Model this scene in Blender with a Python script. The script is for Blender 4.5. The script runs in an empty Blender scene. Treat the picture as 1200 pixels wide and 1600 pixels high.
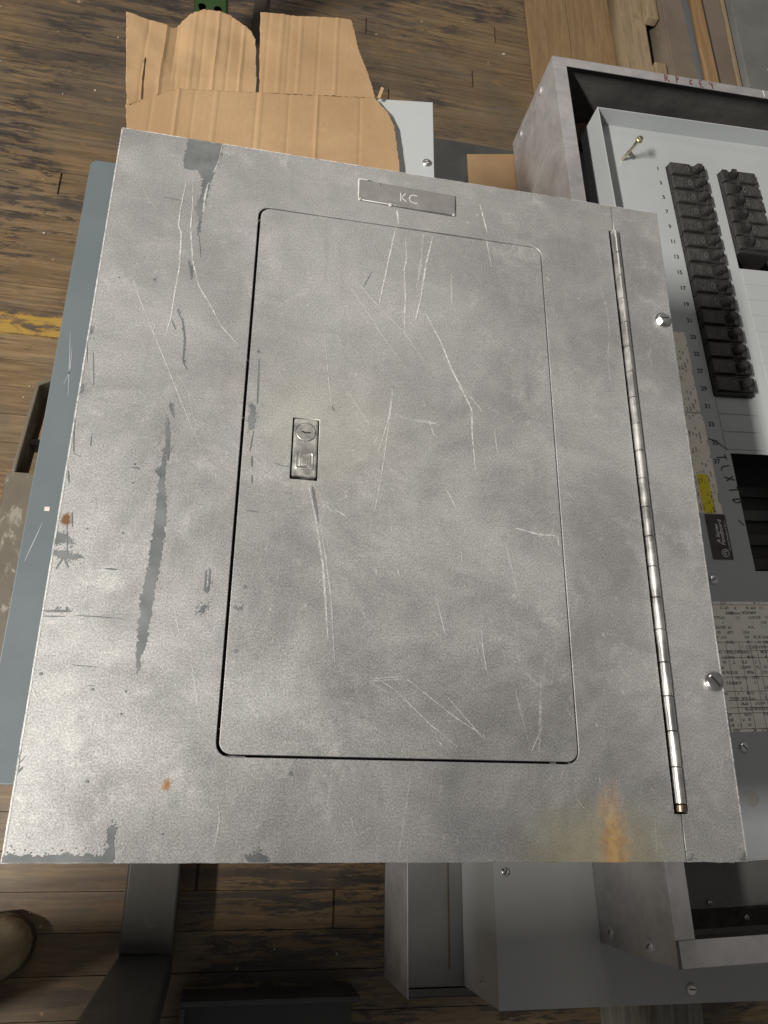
import bpy, bmesh, math, random
from mathutils import Vector, Matrix, noise
from mathutils.geometry import delaunay_2d_cdt

# ------------------------------------------------------------------ scene, camera, light
scene = bpy.context.scene
random.seed(7)
R = math.radians

cam_data = bpy.data.cameras.new('camera')
cam_data.sensor_fit = 'VERTICAL'
cam_data.sensor_height = 36.0
cam_data.lens = 1238.5 / 1600.0 * 36.0
cam_data.clip_start = 0.02
cam_data.clip_end = 60.0
cam = bpy.data.objects.new('camera', cam_data)
scene.collection.objects.link(cam)
CAM_R = Matrix(((0.9801037, -0.0782618, -0.1824055), (0.0087637, 0.9351511, -0.3541408), (0.1982924, 0.3454961, 0.9172309)))
cam.matrix_world = Matrix.Translation(Vector((0.12429, 0.03154, 0.56282))) @ CAM_R.to_4x4()
scene.camera = cam

world = bpy.data.worlds.new('World')
scene.world = world
world.use_nodes = True
bg = world.node_tree.nodes['Background']
bg.inputs[0].default_value = (1.0, 0.96, 0.91, 1)
bg.inputs[1].default_value = 0.135

def area_light(name, loc, target, sx, sy, power, color):
    l = bpy.data.lights.new(name, 'AREA')
    l.shape = 'RECTANGLE'; l.size = sx; l.size_y = sy
    l.energy = power; l.color = color
    o = bpy.data.objects.new(name, l)
    scene.collection.objects.link(o)
    o.location = loc
    z = (Vector(loc) - Vector(target)).normalized()       # lamp looks along -z, long side along world y
    y = Vector((0, 1, 0)); x = y.cross(z).normalized(); y = z.cross(x)
    o.rotation_euler = Matrix((x, y, z)).transposed().to_euler()
    return o

area_light('tube_light', (-2.15, -0.65, 2.4), (0.2, 0.3, 0), 0.16, 0.9, 232, (1.0, 0.95, 0.875))
area_light('fill_light', (0.6, 3.4, 3.2), (0.4, 0.9, -0.3), 1.2, 1.2, 15, (1.0, 0.93, 0.84))  # added weak fill from overhead, no known fixture behind it

scene.view_settings.view_transform = 'Standard'
scene.view_settings.look = 'None'
scene.view_settings.exposure = 0.0
scene.view_settings.gamma = 1.0
scene.view_settings.use_curve_mapping = False

FLOOR = -0.85          # the face of the big metal cover lies at z = 0

# ------------------------------------------------------------------ material helpers
class Nodes:
    def __init__(self, name):
        self.m = bpy.data.materials.new(name); self.m.use_nodes = True
        self.t = self.m.node_tree; self.p = self.t.nodes['Principled BSDF']
        self.out = self.t.nodes['Material Output']
        g = self.t.nodes.new('ShaderNodeNewGeometry'); self.pos = g.outputs['Position']
        tc = self.t.nodes.new('ShaderNodeTexCoord'); self.obj = tc.outputs['Object']
        self.info = None
    def link(self, a, b): self.t.links.new(a, b)
    def put(self, sock, v):
        if isinstance(v, bpy.types.NodeSocket): self.link(v, sock)
        elif v is not None: sock.default_value = v
    def rand(self):
        if self.info is None: self.info = self.t.nodes.new('ShaderNodeObjectInfo')
        return self.info.outputs['Random']
    def scale(self, v, s):
        n = self.t.nodes.new('ShaderNodeVectorMath'); n.operation = 'MULTIPLY'
        self.link(v, n.inputs[0]); n.inputs[1].default_value = s; return n.outputs[0]
    def addv(self, v, s):
        n = self.t.nodes.new('ShaderNodeVectorMath'); n.operation = 'ADD'
        self.link(v, n.inputs[0]); self.put(n.inputs[1], s); return n.outputs[0]
    def noise(self, v, sc, detail=4, rough=0.55, dist=0.0):
        n = self.t.nodes.new('ShaderNodeTexNoise'); self.link(v, n.inputs['Vector'])
        n.inputs['Scale'].default_value = sc; n.inputs['Detail'].default_value = detail
        n.inputs['Roughness'].default_value = rough; n.inputs['Distortion'].default_value = dist
        return n.outputs['Fac']
    def wave(self, v, sc, dist=0.0, det=2.0):
        n = self.t.nodes.new('ShaderNodeTexWave'); self.link(v, n.inputs['Vector'])
        n.inputs['Scale'].default_value = sc; n.inputs['Distortion'].default_value = dist
        n.inputs['Detail'].default_value = det; return n.outputs['Fac']
    def ramp(self, f, a, b, lo=0.0, hi=1.0):
        n = self.t.nodes.new('ShaderNodeMapRange'); n.interpolation_type = 'SMOOTHSTEP'
        self.link(f, n.inputs[0])
        for i, v in enumerate((a, b, lo, hi)): self.put(n.inputs[i + 1], v)
        return n.outputs[0]
    def math(self, op, a, b=None, clamp=False):
        n = self.t.nodes.new('ShaderNodeMath'); n.operation = op; n.use_clamp = clamp
        self.put(n.inputs[0], a); self.put(n.inputs[1], b); return n.outputs[0]
    def mix(self, f, a, b, blend='MIX'):
        n = self.t.nodes.new('ShaderNodeMix'); n.data_type = 'RGBA'; n.blend_type = blend
        self.put(n.inputs[0], f)
        for s, v in ((n.inputs[6], a), (n.inputs[7], b)):
            self.put(s, (*v, 1) if isinstance(v, tuple) and len(v) == 3 else v)
        return n.outputs[2]
    def dist(self, v, c, s=(1, 1, 0)):
        n = self.t.nodes.new('ShaderNodeVectorMath'); n.operation = 'LENGTH'
        self.link(self.scale(self.addv(v, (-c[0], -c[1], 0)), s), n.inputs[0]); return n.outputs['Value']
    def sep(self, v):
        n = self.t.nodes.new('ShaderNodeSeparateXYZ'); self.link(v, n.inputs[0]); return n.outputs
    def attr(self, name):
        n = self.t.nodes.new('ShaderNodeAttribute'); n.attribute_name = name; return n.outputs['Fac']
    def bump(self, h, strength=0.2, dist=0.001):
        n = self.t.nodes.new('ShaderNodeBump'); self.link(h, n.inputs['Height'])
        n.inputs['Strength'].default_value = strength; n.inputs['Distance'].default_value = dist
        self.link(n.outputs[0], self.p.inputs['Normal'])
    def set(self, color=None, rough=None, metal=None, spec=None, alpha=None):
        if isinstance(color, tuple): color = (*color[:3], 1)
        for k, v in (('Base Color', color), ('Roughness', rough), ('Metallic', metal), ('Specular IOR Level', spec), ('Alpha', alpha)):
            if v is not None: self.put(self.p.inputs[k], v)
        return self.m

def silver_paint():
    n = Nodes('silver_paint'); v = n.pos
    cloud = n.noise(v, 7, 8, 0.68, 0.5)
    blot = n.ramp(n.noise(n.addv(v, (3, 1, 0)), 17, 7, 0.68, 0.2), 0.42, 0.72)
    flake = n.noise(v, 820, 3, 0.8)
    streak = n.noise(n.scale(v, (2.2, 13, 1)), 5, 5, 0.6)
    c = n.mix(n.ramp(cloud, 0.32, 0.68), (0.340, 0.340, 0.336), (0.455, 0.455, 0.450))
    c = n.mix(n.math('MULTIPLY', blot, 0.5), c, (0.54, 0.537, 0.525))
    dust = n.ramp(n.noise(n.addv(v, (8, 2, 5)), 42, 9, 0.80, 0.5), 0.48, 0.68, 0, 0.7)
    dust = n.math('MULTIPLY', dust, n.ramp(n.noise(n.addv(v, (1, 8, 5)), 9, 4, 0.6), 0.42, 0.62))
    c = n.mix(dust, c, (0.62, 0.615, 0.60))
    vert = n.ramp(n.noise(n.scale(v, (26, 3, 1)), 3, 5, 0.65), 0.54, 0.72, 0, 0.28)
    c = n.mix(vert, c, (0.30, 0.297, 0.29))
    c = n.mix(n.ramp(streak, 0.5, 0.8, 0, 0.30), c, (0.30, 0.295, 0.285))
    c = n.mix(n.ramp(flake, 0.33, 0.68, 0.0, 1.0), n.mix(1.0, c, (0.73, 0.73, 0.735), 'MULTIPLY'), n.mix(1.0, c, (1.27, 1.27, 1.275), 'MULTIPLY'))
    nick = n.ramp(n.noise(n.addv(v, (5, 5, 1)), 210, 3, 0.6), 0.70, 0.74, 0, 0.6)
    c = n.mix(nick, c, (0.70, 0.70, 0.69))
    pit = n.ramp(n.noise(n.addv(v, (9, 2, 1)), 170, 3, 0.6), 0.71, 0.75, 0, 0.5)
    c = n.mix(pit, c, (0.20, 0.205, 0.205))
    # yellow-brown run of rust near the lower edge, a rust spot and grimy greenish smear round the latch
    wob = n.noise(v, 60, 3)
    xs = n.sep(v)
    wob2 = n.noise(n.addv(v, (0, 7, 0)), 130, 4)
    run = n.ramp(n.math('ADD', n.math('ADD', n.dist(v, (0.4045, 0.010), (0.72, 0.24, 0)), n.math('MULTIPLY', wob, 0.010)), n.math('MULTIPLY', wob2, 0.006)), 0.0105, 0.0205, 1, 0)
    halo = n.ramp(n.math('ADD', n.dist(v, (0.395, 0.004), (0.62, 1.0, 0)), n.math('MULTIPLY', wob, 0.022)), 0.020, 0.062, 1, 0)
    spot = n.ramp(n.math('ADD', n.math('ADD', n.dist(v, (0.0942, 0.0479), (1.2, 0.8, 0)), n.math('MULTIPLY', wob, 0.005)), n.math('MULTIPLY', wob2, 0.008)), 0.0072, 0.0115, 1, 0)
    spot2 = n.ramp(n.math('ADD', n.math('ADD', n.dist(v, (0.0065, 0.2245), (1.1, 0.8, 0)), n.math('MULTIPLY', wob, 0.005)), n.math('MULTIPLY', wob2, 0.009)), 0.0090, 0.0130, 1, 0)
    smear = n.ramp(n.math('ADD', n.dist(v, (0.19, 0.315), (0.6, 0.75, 0)), n.math('MULTIPLY', n.noise(v, 25, 4), 0.05)), 0.03, 0.085, 0.22, 0)
    c = n.mix(smear, c, (0.46, 0.44, 0.33))
    c = n.mix(n.math('MULTIPLY', halo, 0.55), c, (0.46, 0.40, 0.22))
    grit = n.noise(v, 260, 4, 0.8)
    run = n.math('MULTIPLY', run, n.ramp(grit, 0.30, 0.55, 0.45, 1.0))
    c = n.mix(n.math('MULTIPLY', run, 0.8), c, n.mix(n.ramp(wob2, 0.4, 0.6), (0.50, 0.30, 0.095), (0.36, 0.17, 0.045)))
    c = n.mix(spot, c, (0.30, 0.135, 0.03)); c = n.mix(spot2, c, (0.15, 0.066, 0.02))
    rust = n.math('MAXIMUM', n.math('MAXIMUM', run, spot), spot2)
    rough = n.ramp(n.math('ADD', cloud, n.math('MULTIPLY', flake, 0.25)), 0.40, 0.80, 0.40, 0.60)
    n.bump(n.math('ADD', n.math('MULTIPLY', flake, 0.5), n.math('MULTIPLY', n.noise(v, 330, 3), 0.4)), 0.22, 0.0004)
    return n.set(c, rough, n.math('SUBTRACT', 0.66, n.math('MULTIPLY', rust, 0.5)))

def painted(name, a, b, rough=0.42, metal=0.0, sc=8, spec=0.5, bump=0.08, speck=None):
    n = Nodes(name); v = n.pos
    f = n.noise(v, sc, 6, 0.6, 0.3)
    c = n.mix(n.ramp(f, 0.3, 0.7), a, b)
    if speck:
        s = n.ramp(n.noise(v, sc * 16, 4, 0.6), 0.66, 0.74)
        c = n.mix(s, c, speck)
    fine = n.noise(v, sc * 60, 2)
    n.bump(fine, bump, 0.0005)
    return n.set(c, n.ramp(f, 0.25, 0.75, rough - 0.08, rough + 0.10), metal, spec)

def mark_material(name, a, b, edge, rough, metal, scale, soft, broken=90, gap=1.0):
    # thin worn marks: the attribute "inner" is 1 along the middle and 0 at the rim, noise breaks up the rim
    n = Nodes(name); v = n.pos
    g = n.noise(v, scale, 5, 0.7)
    k = n.math('ADD', n.attr('inner'), n.math('MULTIPLY', n.math('SUBTRACT', g, 0.5), edge))
    brk = n.ramp(n.noise(n.addv(v, (3, 1, 2)), broken, 4, 0.7), 0.36, 0.56, gap, 1.0)
    al = n.math('MULTIPLY', n.math('MULTIPLY', n.ramp(k, soft[0], soft[1]), brk), n.attr('weight'))
    c = n.mix(n.ramp(n.noise(v, 40, 4), 0.35, 0.65), a, b)
    m = n.set(c, rough, metal, 0.4, al)
    return m

def bright_metal(name, col, rough=0.25, stain=None, sc=60):
    n = Nodes(name); v = n.pos
    f = n.noise(v, sc, 5, 0.6)
    c = n.mix(n.ramp(f, 0.35, 0.7), tuple(k * 0.72 for k in col), col)
    if stain: c = n.mix(n.ramp(n.noise(v, sc * 0.6, 5, 0.7), 0.66, 0.76), c, stain)
    n.bump(n.noise(v, 300, 2), 0.03, 0.0003)
    return n.set(c, n.ramp(f, 0.3, 0.7, rough - 0.08, rough + 0.14), 1.0)

def floor_wood(far=False):
    n = Nodes('floor_wood_far' if far else 'floor_wood'); v = n.pos
    off = n.t.nodes.new('ShaderNodeCombineXYZ')
    if not far:
        n.link(n.math('MULTIPLY', n.rand(), 13.0), off.inputs[0]); n.link(n.math('MULTIPLY', n.rand(), 7.0), off.inputs[2])
    w = n.addv(v, off.outputs[0])
    grain = n.noise(n.scale(w, (3, 60, 60)), 2.2, 7, 0.65, 0.5)
    fine = n.noise(n.scale(w, (9, 240, 100)), 2.0, 5, 0.7)
    big = n.noise(v, 2.3, 6, 0.62, 0.6)
    dark = n.noise(n.scale(v, (1.5, 17.0, 1)), 2.0, 9, 0.72, 0.25)
    dark2 = n.noise(n.addv(n.scale(v, (6, 30.0, 1)), (5, 5, 5)), 1.8, 9, 0.80, 0.2)
    zone = n.ramp(n.noise(n.addv(v, (2, 4, 1)), 2.6, 5, 0.6, 0.3), 0.46, 0.60)
    c = n.mix(n.ramp(grain, 0.3, 0.72), (0.135, 0.088, 0.046), (0.265, 0.182, 0.100))
    c = n.mix(n.ramp(big, 0.40, 0.62, 0, 0.7), c, (0.115, 0.090, 0.062))
    if not far:
        c = n.mix(n.ramp(n.rand(), 0.0, 1.0, 0.0, 0.5), c, n.mix(1.0, c, (0.70, 0.67, 0.63), 'MULTIPLY'))
    c = n.mix(n.ramp(fine, 0.50, 0.75, 0, 0.6), c, (0.070, 0.050, 0.034))
    gray = n.noise(n.addv(n.scale(v, (3, 9, 1)), (2, 9, 1)), 1.6, 8, 0.7, 0.7)
    c = n.mix(n.ramp(gray, 0.52, 0.70, 0, 0.42), c, (0.14, 0.125, 0.108))
    orange = n.noise(n.addv(n.scale(v, (4, 16, 1)), (9, 2, 4)), 2.2, 7, 0.68, 0.6)
    c = n.mix(n.ramp(orange, 0.58, 0.68, 0, 0.7), c, (0.25, 0.145, 0.068))
    c = n.mix(n.math('MULTIPLY', n.ramp(dark, 0.50, 0.54, 0, 0.9), n.math('ADD', n.math('MULTIPLY', zone, 0.75), 0.25)), c, (0.048, 0.041, 0.037))
    c = n.mix(n.math('MULTIPLY', n.ramp(dark2, 0.525, 0.56, 0, 0.85), zone), c, (0.032, 0.028, 0.026))
    dots = n.noise(n.addv(v, (4, 4, 4)), 38, 2, 0.5)
    c = n.mix(n.ramp(dots, 0.755, 0.775, 0, 0.85), c, (0.40, 0.27, 0.15))
    # worn yellow lane line along the boards
    s = n.sep(v)
    yel = n.math('ABSOLUTE', n.math('SUBTRACT', s[1], 0.905))
    wear = n.noise(n.addv(n.scale(v, (9, 26, 1)), (1, 3, 3)), 1.8, 6, 0.66, 0.4)
    yel = n.math('ADD', yel, n.math('MULTIPLY', n.math('SUBTRACT', n.noise(n.addv(v, (7, 1, 1)), 16, 6, 0.7), 0.5), 0.035))
    ym = n.math('MULTIPLY', n.ramp(yel, 0.021, 0.029, 1, 0), n.ramp(wear, 0.40, 0.52))
    ym = n.math('MULTIPLY', ym, n.ramp(s[0], 0.9, 1.2, 1, 0))
    c = n.mix(n.math('MULTIPLY', ym, 0.9), c, n.mix(n.ramp(fine, 0.3, 0.7), (0.42, 0.25, 0.035), (0.30, 0.20, 0.06)))
    n.bump(n.math('ADD', grain, n.math('MULTIPLY', dark, 0.8)), 0.35, 0.002)
    return n.set(c, n.ramp(big, 0.3, 0.7, 0.36, 0.60), 0.0, 0.45)

def cardboard_material():
    n = Nodes('cardboard'); v = n.pos
    f = n.noise(v, 9, 6, 0.6, 0.5)
    flute = n.wave(v, 58, 0.25, 1)                          # corrugation running away from the viewer
    fib = n.noise(n.scale(v, (200, 60, 100)), 2, 4, 0.7)
    c = n.mix(n.ramp(f, 0.3, 0.7), (0.315, 0.205, 0.112), (0.375, 0.252, 0.142))
    c = n.mix(n.ramp(fib, 0.35, 0.7, 0, 0.22), c, (0.28, 0.17, 0.085))
    c = n.mix(n.ramp(n.noise(n.addv(v, (6, 0, 2)), 30, 5, 0.7), 0.66, 0.76, 0, 0.3), c, (0.52, 0.36, 0.21))
    n.bump(n.math('ADD', n.math('MULTIPLY', flute, 0.05), n.noise(v, 60, 5, 0.7)), 0.30, 0.0012)
    return n.set(c, 0.85, 0.0, 0.2)

def wood_material(name, a, b, along='y', rough=0.7):
    n = Nodes(name); v = n.pos
    s = (26, 2.2, 14) if along == 'y' else (2.2, 26, 14)
    g = n.noise(n.scale(v, s), 2.2, 7, 0.66, 1.2)
    f = n.noise(n.scale(v, tuple(k * 5 for k in s)), 2, 4, 0.6)
    c = n.mix(n.ramp(g, 0.3, 0.7), a, b)
    c = n.mix(n.ramp(f, 0.5, 0.8, 0, 0.4), c, tuple(k * 0.5 for k in a))
    c = n.mix(n.ramp(n.noise(v, 7, 6, 0.65), 0.6, 0.75, 0, 0.5), c, tuple(k * 0.6 for k in a))
    n.bump(g, 0.25, 0.0015)
    return n.set(c, rough, 0.0, 0.3)

def worn_steel(name, paint, bare, dark, amount=0.55, rough=0.5):
    n = Nodes(name); v = n.pos
    f = n.noise(n.scale(v, (1.6, 0.8, 1)), 26, 8, 0.72, 0.3)
    g = n.noise(v, 9, 6, 0.65)
    c = n.mix(n.ramp(g, 0.3, 0.7), paint, tuple(k * 0.75 for k in paint))
    m = n.ramp(f, amount, amount + 0.10)
    c = n.mix(m, c, bare)
    c = n.mix(n.ramp(n.noise(n.addv(v, (3, 3, 3)), 40, 6, 0.7), 0.60, 0.70, 0, 0.7), c, dark)
    n.bump(f, 0.25, 0.001)
    return n.set(c, rough, n.math('MULTIPLY', m, 0.5))

def spangle(name, lo, hi, rough=0.42, metal=0.7):
    n = Nodes(name); v = n.pos
    b = n.noise(v, 10, 6, 0.65, 0.4)
    vo = n.t.nodes.new('ShaderNodeTexVoronoi'); n.link(v, vo.inputs['Vector']); vo.inputs['Scale'].default_value = 90
    sp = n.sep(vo.outputs['Color'])[0]
    c = n.mix(n.ramp(b, 0.3, 0.72), lo, hi)
    c = n.mix(n.math('MULTIPLY', sp, 0.16), c, tuple(k * 1.5 for k in hi))
    st = n.noise(n.scale(v, (2, 30, 30)), 3, 5, 0.65)
    c = n.mix(n.ramp(st, 0.55, 0.8, 0, 0.4), c, tuple(k * 0.55 for k in lo))
    n.bump(n.noise(v, 180, 3), 0.1, 0.0005)
    return n.set(c, n.ramp(b, 0.3, 0.7, rough - 0.07, rough + 0.12), metal)

def printed_label(name, paper, ink, line, fill, grid=None):
    # small print as flat ink: rows of broken dark strokes
    n = Nodes(name); s = n.sep(n.obj)
    row = n.math('FRACT', n.math('DIVIDE', s[1], line))
    rowid = n.math('FLOOR', n.math('DIVIDE', s[1], line))
    cv = n.t.nodes.new('ShaderNodeCombineXYZ')
    n.link(n.math('MULTIPLY', s[0], 1400.0), cv.inputs[0]); n.link(n.math('MULTIPLY', rowid, 7.31), cv.inputs[1])
    n.link(n.math('MULTIPLY', s[1], 420.0), cv.inputs[2])
    let = n.noise(cv.outputs[0], 1.0, 2, 0.6)
    cw = n.t.nodes.new('ShaderNodeCombineXYZ')
    n.link(n.math('MULTIPLY', s[0], 90.0), cw.inputs[0]); n.link(n.math('MULTIPLY', rowid, 3.17), cw.inputs[1])
    word = n.noise(cw.outputs[0], 1.0, 2, 0.5)
    m = n.math('MULTIPLY', n.ramp(let, 0.46, 0.52), n.ramp(word, fill, fill + 0.04))
    m = n.math('MULTIPLY', m, n.ramp(n.math('ABSOLUTE', n.math('SUBTRACT', row, 0.5)), 0.27, 0.33, 1, 0))
    dirt = n.noise(n.pos, 60, 5, 0.7)
    c = n.mix(n.ramp(dirt, 0.45, 0.75, 0, 0.35), paper, tuple(k * 0.6 for k in paper))
    c = n.mix(n.math('MULTIPLY', m, 0.85), c, ink)
    return n.set(c, 0.55, 0.0, 0.3)

def leather():
    n = Nodes('tan_suede'); v = n.pos
    f = n.noise(v, 30, 6, 0.65)
    c = n.mix(n.ramp(f, 0.3, 0.7), (0.19, 0.145, 0.088), (0.31, 0.25, 0.165))
    n.bump(n.noise(v, 300, 4, 0.7), 0.35, 0.001)
    return n.set(c, 0.8, 0.0, 0.25)

M = {
    'silver': silver_paint(),
    'chip': mark_material('bare_undercoat', (0.128, 0.140, 0.143), (0.185, 0.198, 0.20), 1.5, 0.5, 0.25, 420, (0.18, 0.26)),
    'scratch': mark_material('scuffed_paint', (0.70, 0.697, 0.685), (0.78, 0.777, 0.765), 2.1, 0.5, 0.2, 560, (0.15, 0.95), 110, 0.25),
    'bluegrey': painted('blue_grey_enamel', (0.098, 0.120, 0.132), (0.118, 0.142, 0.154), 0.45, 0, 5),
    'grey': painted('light_grey_enamel', (0.355, 0.378, 0.388), (0.395, 0.418, 0.428), 0.38, 0, 4),
    'midgrey': painted('mid_grey_enamel', (0.37, 0.385, 0.38), (0.41, 0.425, 0.42), 0.40, 0, 5),
    'darkgrey': painted('dark_grey_steel', (0.055, 0.058, 0.062), (0.085, 0.088, 0.09), 0.5, 0.3, 14),
    'galv': spangle('galvanised_steel', (0.32, 0.31, 0.31), (0.47, 0.46, 0.465), 0.48, 0.5),
    'galv_dark': spangle('dark_galvanised_steel', (0.075, 0.073, 0.072), (0.125, 0.12, 0.118), 0.5, 0.45),
    'chrome': bright_metal('bright_zinc', (0.82, 0.82, 0.80), 0.22, None),
    'hinge': bright_metal('nickel_hinge', (0.88, 0.87, 0.84), 0.36, (0.34, 0.16, 0.07), 38),
    'rusty': bright_metal('rusty_nickel', (0.36, 0.26, 0.19), 0.45, (0.22, 0.10, 0.04), 90),
    'latch': bright_metal('satin_nickel', (0.74, 0.73, 0.70), 0.42, None, 120),
    'brass': bright_metal('yellow_zinc', (0.70, 0.66, 0.45), 0.28, None),
    'black': painted('black_plastic', (0.018, 0.017, 0.017), (0.032, 0.030, 0.030), 0.38, 0, 30),
    'breaker_face': painted('lit_black_plastic', (0.026, 0.025, 0.0245), (0.044, 0.042, 0.041), 0.32, 0, 60, 0.5, 0.08, (0.12, 0.115, 0.11)),  # black plastic painted lighter for raised tops, as if lit; base stays dark
    'black_void': painted('black_steel', (0.012, 0.012, 0.012), (0.02, 0.02, 0.02), 0.7, 0, 20),
    'greyprint': painted('pale_print', (0.10, 0.097, 0.093), (0.14, 0.137, 0.133), 0.5, 0, 80),
    'ink': painted('black_ink', (0.03, 0.03, 0.035), (0.05, 0.05, 0.05), 0.6, 0, 60),
    'maroon': painted('maroon_marker', (0.11, 0.02, 0.025), (0.15, 0.03, 0.035), 0.6, 0, 90),
    'engraved': painted('engraved_bright_line', (0.66, 0.655, 0.64), (0.74, 0.735, 0.72), 0.35, 0.6, 90),
    'yellow': printed_label('yellow_label', (0.72, 0.60, 0.03), (0.05, 0.05, 0.02), 0.0042, 0.52),
    'cream': printed_label('cream_label', (0.78, 0.73, 0.64), (0.06, 0.055, 0.06), 0.0046, 0.52),
    'paper': printed_label('white_instruction_label', (0.86, 0.83, 0.76), (0.05, 0.05, 0.05), 0.0058, 0.50),
    'white': painted('white_print', (0.75, 0.75, 0.73), (0.8, 0.8, 0.78), 0.5, 0, 60),
    'browncap': painted('dark_brown_label', (0.040, 0.036, 0.034), (0.062, 0.056, 0.052), 0.32, 0, 40),
    'plug': painted('beige_plastic', (0.33, 0.33, 0.30), (0.38, 0.38, 0.34), 0.45, 0, 40),
    'card': cardboard_material(),
    'floor': floor_wood(), 'floor_far': floor_wood(True),
    'ply': wood_material('plywood', (0.21, 0.135, 0.066), (0.29, 0.20, 0.108)),
    'lumber': wood_material('old_lumber', (0.25, 0.185, 0.115), (0.36, 0.275, 0.18)),
    'orange_wood': wood_material('orange_lath', (0.25, 0.15, 0.07), (0.34, 0.215, 0.11)),
    'timber': wood_material('grey_timber', (0.15, 0.14, 0.12), (0.27, 0.255, 0.225)),
    'brown_board': painted('brown_hardboard', (0.16, 0.128, 0.098), (0.20, 0.165, 0.128), 0.65, 0, 6, 0.3, 0.08, (0.28, 0.24, 0.18)),
    'stacker': worn_steel('scuffed_tan_steel', (0.14, 0.122, 0.090), (0.30, 0.275, 0.23), (0.06, 0.05, 0.035), 0.53),
    'fork': worn_steel('grimy_fork_steel', (0.062, 0.058, 0.050), (0.095, 0.09, 0.082), (0.03, 0.027, 0.024), 0.55),
    'green': painted('green_enamel', (0.035, 0.085, 0.028), (0.05, 0.11, 0.04), 0.45, 0, 20),
    'roller': painted('tan_roller', (0.22, 0.18, 0.13), (0.30, 0.25, 0.19), 0.6, 0, 30),
    'suede': leather(),
    'sole': painted('brown_sole', (0.05, 0.035, 0.022), (0.075, 0.055, 0.035), 0.7, 0, 40),
}

# ------------------------------------------------------------------ mesh helpers
COL = scene.collection
def mesh_obj(name, me, mat, parent=None, smooth=False):
    o = bpy.data.objects.new(name, me)
    COL.objects.link(o)
    if mat is not None:
        me.materials.clear(); me.materials.append(M[mat] if isinstance(mat, str) else mat)
    if parent is not None: o.parent = parent
    if smooth:
        for p in me.polygons: p.use_smooth = True
        me.set_sharp_from_angle(angle=R(38))
    return o
def bm_obj(name, bm, mat, parent=None, smooth=False):
    bmesh.ops.recalc_face_normals(bm, faces=bm.faces)
    me = bpy.data.meshes.new(name); bm.to_mesh(me); bm.free()
    return mesh_obj(name, me, mat, parent, smooth)
def thing(name, label, cat, loc=(0, 0, 0), rz=0.0, group=None):
    o = bpy.data.objects.new(name, None); COL.objects.link(o)
    o.empty_display_size = 0.05
    o.location = loc; o.rotation_euler = (0, 0, rz)
    return tag(o, label, cat, group)
def tag(o, label, cat=None, group=None, kind=None):
    if label: o['label'] = label
    if cat: o['category'] = cat
    if group: o['group'] = group
    if kind: o['kind'] = kind
    return o
def copy_tree(o, parent=None):
    c = o.copy(); COL.objects.link(c)
    if parent is not None: c.parent = parent
    for ch in list(o.children): copy_tree(ch, c)
    return c
def bm_box(bm, x0, x1, y0, y1, z0, z1, bevel=0.0, seg=2):
    vs = [bm.verts.new((x, y, z)) for z in (z0, z1) for y in (y0, y1) for x in (x0, x1)]
    fs = [bm.faces.new([vs[i] for i in f]) for f in ((0, 2, 3, 1), (4, 5, 7, 6), (0, 1, 5, 4), (2, 6, 7, 3), (0, 4, 6, 2), (1, 3, 7, 5))]
    if bevel:
        es = list({e for f in fs for e in f.edges})
        bmesh.ops.bevel(bm, geom=es, offset=bevel, segments=seg, profile=0.6, affect='EDGES')
    return vs
def box(name, x0, x1, y0, y1, z0, z1, mat, parent=None, bevel=0.001, seg=2):
    bm = bmesh.new(); bm_box(bm, x0, x1, y0, y1, z0, z1, bevel, seg)
    return bm_obj(name, bm, mat, parent)
def rounded(x0, x1, y0, y1, r, n=7):
    p = []
    for cx, cy, a in ((x1 - r, y0 + r, -90), (x1 - r, y1 - r, 0), (x0 + r, y1 - r, 90), (x0 + r, y0 + r, 180)):
        for i in range(n + 1):
            t = R(a + 90 * i / n); p.append((cx + r * math.cos(t), cy + r * math.sin(t)))
    return p
def circle(cx, cy, r, n=24):
    return [(cx + r * math.cos(2 * math.pi * i / n), cy + r * math.sin(2 * math.pi * i / n)) for i in range(n)]
def plate(name, outlines, z0, z1, mat, parent=None, bevel=0.0003):
    # a flat sheet with holes: the first outline is the rim, the others are cut out
    cu = bpy.data.curves.new(name, 'CURVE'); cu.dimensions = '2D'; cu.fill_mode = 'BOTH'
    th = z1 - z0; b = min(bevel, th * 0.45)
    cu.extrude = th / 2 - b; cu.bevel_depth = b; cu.bevel_resolution = 1; cu.offset = -b
    for pts in outlines:
        s = cu.splines.new('POLY'); s.points.add(len(pts) - 1)
        for p, q in zip(s.points, pts): p.co = (q[0], q[1], 0, 1)
        s.use_cyclic_u = True
    tmp = bpy.data.objects.new(name, cu); COL.objects.link(tmp)
    dg = bpy.context.evaluated_depsgraph_get(); dg.update()
    me = bpy.data.meshes.new_from_object(tmp.evaluated_get(dg))
    bpy.data.objects.remove(tmp); bpy.data.curves.remove(cu)
    me.transform(Matrix.Translation((0, 0, (z0 + z1) / 2)))
    return mesh_obj(name, me, mat, parent)
def text_obj(name, body, x, y, z, size, mat, parent=None, rz=0.0, thick=0.00008, align='CENTER', shear=0.0, sx=1.0, bold=0.0):
    cu = bpy.data.curves.new(name, 'FONT'); cu.body = body; cu.size = size; cu.extrude = thick
    cu.align_x = align; cu.align_y = 'CENTER'; cu.resolution_u = 3; cu.shear = shear; cu.offset = bold
    tmp = bpy.data.objects.new(name, cu); COL.objects.link(tmp)
    dg = bpy.context.evaluated_depsgraph_get(); dg.update()
    me = bpy.data.meshes.new_from_object(tmp.evaluated_get(dg))
    bpy.data.objects.remove(tmp); bpy.data.curves.remove(cu)
    me.transform(Matrix.Rotation(rz, 4, 'Z') @ Matrix.Diagonal((sx, 1, 1, 1)))
    o = mesh_obj(name, me, mat, parent); o.location = (x, y, z)
    return o
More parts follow.
